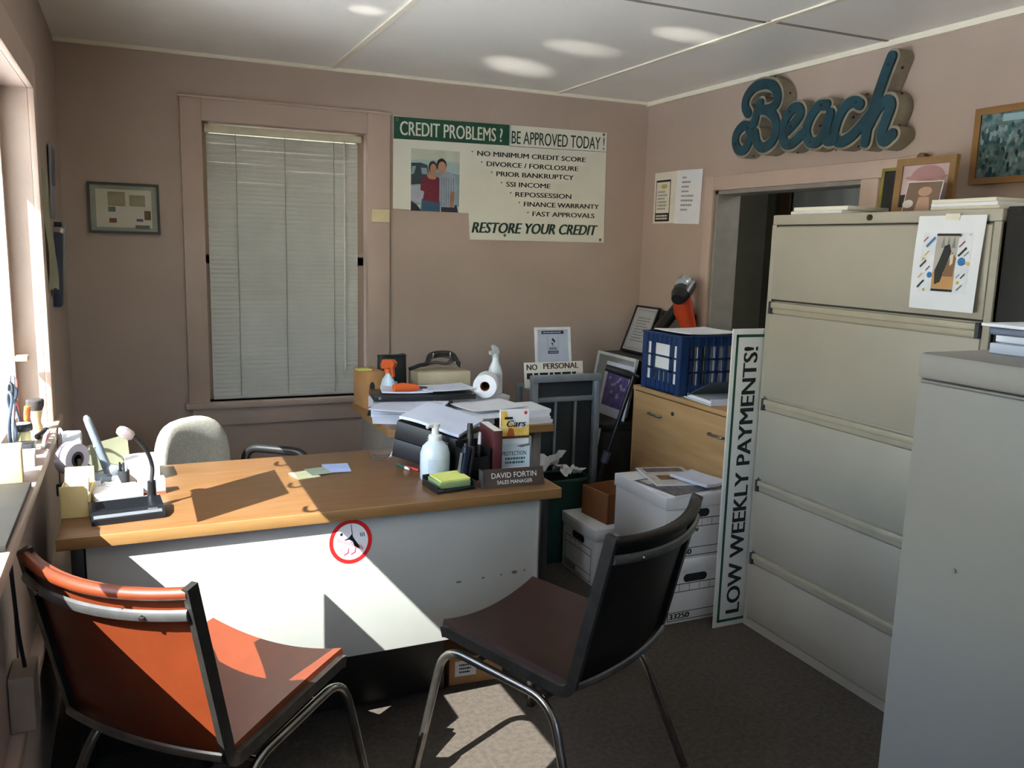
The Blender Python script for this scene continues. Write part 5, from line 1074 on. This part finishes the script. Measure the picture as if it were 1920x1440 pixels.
m = MB(); m.lathe([(0.0,0.165),(0.017,0.165),(0.017,0.185),(0.0,0.186)], (0,0,0), 16); m.prism([(-0.03, 0.18), (0.035, 0.192), (0.045, 0.212), (0.03, 0.225), (-0.025, 0.222), (-0.035, 0.20)], (0, -0.011, 0), (1,0,0), (0,0,1), (0, 0.022, 0)); m.prism([(0.018, 0.19), (0.03, 0.192), (0.035, 0.155), (0.028, 0.145)], (0, -0.006, 0), (1,0,0), (0,0,1), (0, 0.012, 0)); m.build('trigger', M('trigger_orange', '#c4592b', 0.4), t)
m = MB(); m.b2((-0.02, -0.0285, 0.03), (0.02, -0.0275, 0.10)); m.build('label', M('label_blue', '#6f97c4', 0.5), t)
t = thing('black_pouch', 'black zipped pouch standing behind the orange spray trigger', 'pouch', (1.065, 3.70, ZC2+0.0015), (0, 0, 2))
m = MB(); m.grid(lambda u, v: (0.070*math.copysign(abs(math.cos(2*math.pi*u))**0.5, math.cos(2*math.pi*u))*(1-0.06*v), 0.035*math.copysign(abs(math.sin(2*math.pi*u))**0.7, math.sin(2*math.pi*u))*(1-0.4*v), 0.215*v+0.006*math.sin(14*u)), 32, 8); m.prism([(-0.064,-0.016),(0.064,-0.016),(0.064,0.016),(-0.064,0.016)], (0,0,0.212), (1,0,0), (0,1,0), (0,0,0.006)); m.build('pouch_body', M('pouch_green_black', '#141c19', 0.6), t)
m = MB(); m.box((0.0, -0.034, 0.07), (0.03, 0.012, 0.06), (0, 0, 0), 0.003); m.build('white_tag', PAPER, t)
t = thing('orange_tool', 'orange plastic hand tool lying on the black case', 'tool', (1.005, 3.345, ZC2+0.113), (0, 0, -4))
m = MB(); m.tube([(-0.035, -0.01, 0.016), (0.0, 0.0, 0.018), (0.05, 0.006, 0.014), (0.075, 0.008, 0.012)], [0.016, 0.019, 0.016, 0.010], 10); m.build('grip', M('tool_bright_orange', '#d9622a', 0.4), t)
m = MB(); m.cyl((0.075, 0.008, 0.012), (0.11, 0.008, 0.010), 0.007, 0.006, 8); m.build('tip', DARKG, t)
t = thing('cream_box', 'cream cardboard box resting on a tan one behind the paper pile', 'box', (1.275, 3.66, ZC2), (0, 0, -2))
m = MB(); m.b2((-0.12, -0.075, 0), (0.14, 0.075, 0.075), 0.002); m.build('lower_part', M('box_tan', '#8b7b5d', 0.8), t)
m = MB(); m.b2((-0.120, -0.08, 0.0755), (0.13, 0.08, 0.150), 0.003); m.build('upper_part', M('box_cream', '#b5aa8f', 0.7), t)
t = thing('webbing_strap', 'heap of black webbing straps with metal clips on the cream box', 'strap', (1.27, 3.66, ZC2+0.1515))
m = MB(); m.tube(catmull([(-0.14, -0.03, 0.010), (-0.09, -0.02, 0.025), (-0.05, 0.0, 0.03), (-0.03, 0.01, 0.065), (0.02, 0.02, 0.075), (0.07, 0.0, 0.07), (0.09, -0.02, 0.035), (0.105, -0.03, 0.014)], 5), 0.017, 8, flat=0.5); m.build('strap_loop', M('strap_black', '#1c1b1d', 0.6), t)
m = MB(); m.tube(catmull([(-0.06, 0.03, 0.015), (-0.02, -0.02, 0.035), (0.04, -0.03, 0.03), (0.08, 0.02, 0.05), (0.03, 0.04, 0.06), (-0.03, 0.03, 0.055)], 5), 0.015, 8, flat=0.5); m.build('strap_loop', M('strap_grey', '#4b4743', 0.6), t)
for p in ((-0.025, -0.012, 0.066), (0.055, -0.018, 0.068), (0.072, -0.035, 0.028), (0.10, -0.045, 0.020)):
    m = MB(); m.box(p, (0.008, 0.006, 0.024), (0, 10, 0), 0.002); m.build('metal_clip', CHROME, t)
t = thing('paper_towel_roll', 'white paper roll lying end-on on the paper pile', 'roll', (1.385, 3.345, ZC2+0.1265), (0, 0, -28))
m = MB(); m.lathe([(0.021,-0.055),(0.050,-0.055),(0.052,-0.05),(0.052,0.05),(0.050,0.055),(0.021,0.055),(0.021,-0.055)], (0,0,0), 32, (90, 0, 0)); m.build('paper', M('roll_white', '#e4e6ea', 0.8), t)
m = MB(); m.lathe([(0.019,-0.054),(0.0212,-0.054),(0.0212,0.054),(0.019,0.054),(0.019,-0.054)], (0,0,0), 24, (90, 0, 0)); m.build('core', CARD2, t)
m = MB(); m.cyl((0, 0.02, 0), (0, 0.022, 0), 0.0195); m.build('dark_core_end', GAP, t)
t = thing('spray_bottle', 'tall white bottle draped in plastic at the back of the paper table', 'bottle', (1.462, 3.43, ZC2+0.0685), (0, 0, 10)); t.scale = (0.95, 0.95, 0.82)
m = MB(); m.lathe([(0.0,0),(0.034,0.0),(0.036,0.012),(0.035,0.11),(0.028,0.145),(0.016,0.175),(0.014,0.20),(0.0,0.20)], (0,0,0), 24); m.build('bottle_body', M('bottle_white', '#c9d2d6', 0.3), t)
m = MB(); m.lathe([(0.0,0.20),(0.016,0.20),(0.015,0.22),(0.0,0.221)], (0,0,0), 14); m.prism([(-0.03,0.215),(0.012,0.215),(0.018,0.228),(0.008,0.252),(-0.012,0.268),(-0.022,0.262),(-0.014,0.24),(-0.034,0.232)], (0,-0.008,0), (1,0,0), (0,0,1), (0,0.016,0)); m.build('sprayer_head', M('sprayer_pale', '#aeb6ba', 0.35), t)
m = MB(); m.grid(lambda u, v: ((-0.036-0.002)*math.cos(R(-40+80*u)), 0.038*math.sin(R(-40+80*u)), 0.02+0.09*v), 8, 3, 0.0006); m.build('dark_label', M('label_teal_dark', '#2c3f40', 0.4), t)
t = thing('binder_clip', 'black binder clip holding papers at the left edge of the table behind the desk', 'clip', (0.905, 3.44, ZC2), (0, 0, 40))
m = MB(); m.prism([(-0.012, 0), (0.012, 0), (0.004, 0.02), (-0.004, 0.02)], (-0.02, 0, 0), (0,1,0), (0,0,1), (0.04, 0, 0)); m.build('clip_body', BLACKP, t)
m = MB(); m.tube([(-0.012, 0, 0.018), (-0.01, -0.006, 0.036), (0.01, -0.006, 0.036), (0.012, 0, 0.018)], 0.0015, 6); m.build('wire_lever', STEEL, t)
t = thing('paper_clip', 'dark clamp clip hanging on the front of the black case', 'clip', (1.19, 3.255, ZC2+0.0515), (0, 0, -10))
m = MB(); m.b2((-0.008, -0.006, 0.008), (0.008, 0.006, 0.030), 0.002); m.build('clip_body', BLACKP, t); m = MB(); m.tube([(-0.008, 0, 0.012), (-0.012, -0.006, 0.0), (0.012, -0.006, 0.0), (0.008, 0, 0.012)], 0.002, 6); m.build('wire_lever', STEEL, t)

# ------------------------------------------------------------------ under the desk
t = thing('shipping_box', 'labelled cardboard shipping box under the desk', 'box', (1.03, 2.60, 0), (0, 0, -5))
m = MB(); m.b2((-0.095, -0.10, 0), (0.095, 0.09, 0.098), 0.002); m.build('carton_body', CARD, t)
m = art(); fr = (V((-0.075, -0.1004, 0.030)), V((1,0,0)), V((0,0,1))); pr(m, 0, 0, 0.075, 0.055, PAPER, fr, 0.0004); m.use(INK); dashes(m, 0.015, 0.008, 0.068, 0.046, 3, fr, 0.0008, 0.55, 31); m.build('shipping_label', None, t)

# ------------------------------------------------------------------ added spot lamps imitating sun glints on ceiling and back wall
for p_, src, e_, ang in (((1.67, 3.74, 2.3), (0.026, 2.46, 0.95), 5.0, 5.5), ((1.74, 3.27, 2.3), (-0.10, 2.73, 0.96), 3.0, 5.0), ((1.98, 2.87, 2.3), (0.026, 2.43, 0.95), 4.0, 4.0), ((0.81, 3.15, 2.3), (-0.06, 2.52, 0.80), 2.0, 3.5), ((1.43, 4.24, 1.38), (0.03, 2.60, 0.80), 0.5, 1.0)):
    gl = bpy.data.lights.new('glint_spot', 'SPOT'); gl.energy = e_*26; gl.spot_size = R(ang*1.35); gl.spot_blend = 1.0; gl.shadow_soft_size = 0.004; gl.color = (1.0, 0.96, 0.90)
    go = bpy.data.objects.new('glint_spot', gl); COL.objects.link(go); go.location = src; go.rotation_euler = (V(p_)-V(src)).to_track_quat('-Z', 'Y').to_euler()

# ------------------------------------------------------------------ left sill
ZS = WZ0
carton('cream_box', 'cream cardboard box standing at the near end of the window sill', (-0.292, 2.30, ZS), 4, (0.062, 0.09, 0.085), M('box_straw', '#dcc68f', 0.7))
t = thing('cable_bundle', 'looped blue-grey cables hanging in front of the window at left edge', 'cables', (-0.315, 2.62, ZS))
CB = M('cable_blue', '#39475a', 0.45)
for k in range(5):
    q_ = random.Random(40+k); y0_ = -0.05+0.03*k; top = 0.17+0.02*(k % 3)
    pts = [(0.0, y0_, 0.004), (0.01*q_.uniform(-1,1), y0_-0.02, 0.08), (0.008, y0_+0.01, top-0.02), (0.0, y0_+0.03, top), (-0.006, y0_+0.045, top-0.03), (0.01*q_.uniform(-1,1), y0_+0.055+0.01*k, 0.06), (0.0, y0_+0.07, 0.004)]
    m = MB(); m.tube(catmull(pts, 5), 0.0038, 7); m.build('cable', (CB, BLACKP, M('cable_pale', '#7d8ea0', 0.4), CB, M('cable_red', '#8d4a42', 0.5))[k], t)
t = thing('shaving_brush', 'stubby brush with dark bristles standing on the sill at the window jamb', 'brush', (-0.285, 2.90, ZS))
m = MB(); m.lathe([(0.0,0),(0.016,0.0),(0.018,0.01),(0.012,0.025),(0.017,0.05),(0.019,0.062),(0.0,0.062)], (0,0,0), 20); m.build('handle', M('brush_tan', '#cdb38a', 0.4), t); m = MB(); m.lathe([(0.019,0.062),(0.024,0.075),(0.025,0.092),(0.022,0.096),(0.0,0.097)], (0,0,0), 20); m.build('bristles', M('bristle_dark', '#3f3a38', 0.9, bump=0.4), t)
t = thing('glass_jar', 'small jar with a dark lid on the window sill', 'jar', (-0.300, 2.70, ZS))
m = MB(); m.lathe([(0.0,0),(0.017,0),(0.019,0.006),(0.019,0.034),(0.016,0.042)], (0,0,0), 22); m.build('jar_body', M('jar_olive', '#c2bd8d', 0.2), t); m = MB(); m.lathe([(0.0,0.042),(0.025,0.042),(0.026,0.048),(0.025,0.060),(0.0,0.061)], (0,0,0), 22); m.build('lid', BLACKP, t); m = MB(); m.cyl((0,0,0.0612),(0,0,0.0625),0.021); m.build('lid_label', PAPER, t)
carton('dark_box', 'small dark box on the sill in front of the jar', (-0.288, 2.585, ZS), -3, (0.05, 0.06, 0.030), DARKG)
t = thing('black_flashlight', 'short black flashlight lying on the sill by the jar', 'flashlight', (-0.262, 2.79, ZS+0.0105), (0, 0, 80))
m = MB(); m.cyl((-0.04, 0, 0), (0.02, 0, 0), 0.009, None, 14); m.build('barrel', BLACKP, t); m = MB(); m.cyl((0.02, 0, 0), (0.042, 0, 0), 0.0095, 0.0105, 14); m.build('head', DARKG, t)
t = thing('card_packet', 'red and white card packet leaning at the sill edge', 'packet', (-0.246, 2.66, ZS), (0, 14, -4))
m = MB(); m.b2((-0.004, -0.035, 0), (0.004, 0.035, 0.042), 0.001); m.build('packet_body', PAPER, t); m = MB(); m.b2((0.0040, -0.035, 0.018), (0.0048, 0.01, 0.041)); m.build('red_band', M('packet_red', '#c64a4c', 0.5), t)
carton('white_carton', 'low white printed carton on the sill before the dark box', (-0.285, 2.47, ZS), 3, (0.07, 0.085, 0.030), CW)
t = thing('screwdriver', 'orange-handled screwdriver standing among the cables on the sill', 'tool', (-0.30, 2.76, ZS), (10, 6, 0))
m = MB(); m.lathe([(0.0,0.06),(0.008,0.062),(0.009,0.08),(0.008,0.105),(0.0,0.108)], (0,0,0), 12); m.build('handle', M('driver_orange', '#d9722f', 0.4), t); m = MB(); m.cyl((0,0,0.002),(0,0,0.062),0.003,n=8); m.build('shaft', STEEL, t)
m = MB(); m.b2((-0.010, -0.022, -0.008), (0.024, 0.022, 0.008), 0.003); tag(m.build('wood_block', M('wood_pale', '#d9b27a', 0.6), None, (XL-0.06, 2.962, 1.10)), 'pale wooden wedge stuck to the window frame above the cables', 'wood block')
# left wall oddments between window and corner
t = thing('wall_clipboard', 'pale grey board hanging on the left wall by the back corner', 'board', (XL, 3.74, 1.23), (0, 0, 90))
m = MB(); m.box((0, -0.024, 0.145), (0.10, 0.012, 0.29), (5, 0, 0), 0.002); m.build('board', M('board_grey', '#9b9c98', 0.6), t); m = MB(); m.box((0, -0.012, 0.285), (0.02, 0.03, 0.02), None, 0.003); m.build('clip', BLACKP, t)
t = thing('hanging_folder', 'dark blue folder hanging on the left wall beside the pale board', 'folder', (XL, 3.55, 1.215), (0, 0, 90))
m = MB(); m.box((0, -0.02, 0.135), (0.10, 0.026, 0.27), (3, 0, 0), 0.004); m.build('folder_body', M('folder_navy', '#2c3348', 0.6), t); m = MB(); m.box((0.01, -0.034, 0.26), (0.08, 0.008, 0.05), (16, 0, 0), 0.002); m.build('paper_edge', PAPER2, t)
t = thing('wall_calendar', 'greyish calendar pages hanging on the left wall above the blue folder', 'calendar', (XL, 3.66, 1.54), (0, 0, 90))
m = MB(); m.box((0, -0.008, 0.13), (0.14, 0.008, 0.27), (1.5, 0, 0), 0.001); m.build('pages', M('calendar_grey', '#87868b', 0.7), t); m = MB(); m.box((-0.02, -0.016, 0.18), (0.08, 0.006, 0.13), (1.5, 0, 0), 0.002); m.build('picture', M('calendar_slate', '#555a68', 0.6), t)
t = thing('paper_strip', 'torn olive paper strips tacked to the left wall next to the window casing', 'paper', (XL, 3.30, 1.28), (0, 0, 90))
m = MB(); m.grid(lambda u, v: ((u-0.5)*0.14*(0.6+0.4*v), -0.006-0.010*math.sin(7*u+5*v)-0.02*u*(1-v), 0.40*v+0.015*math.sin(9*u)), 8, 12, 0.0008); m.build('strip', M('paper_moss', '#8b8870', 0.8), t)
t = thing('outlet_box', 'surface-mounted outlet box with cord low on the left wall', 'outlet', (XL+0.029, 1.90, 0.47))
m = MB(); m.b2((-0.027, -0.05, 0.0), (0.020, 0.05, 0.12), 0.004); m.build('box_body', M('outlet_tan', '#9a8a78', 0.6), t); m = MB(); m.tube(catmull([(0.0, 0.0, 0.118), (-0.006, -0.01, 0.2), (-0.010, -0.015, 0.32), (-0.012, -0.01, 0.365)], 4), 0.004, 7); m.build('cord', BLACKP, t)

carton('sill_shade_sheet', 'flat dark sheet standing in for shade on the near window sill at left edge', (-0.292, 2.00, ZS), 0, (0.11, 0.46, 0.014), M('shade_grey', '#34322f', 0.7))  # dark sheet laid here in place of the shade on the sill
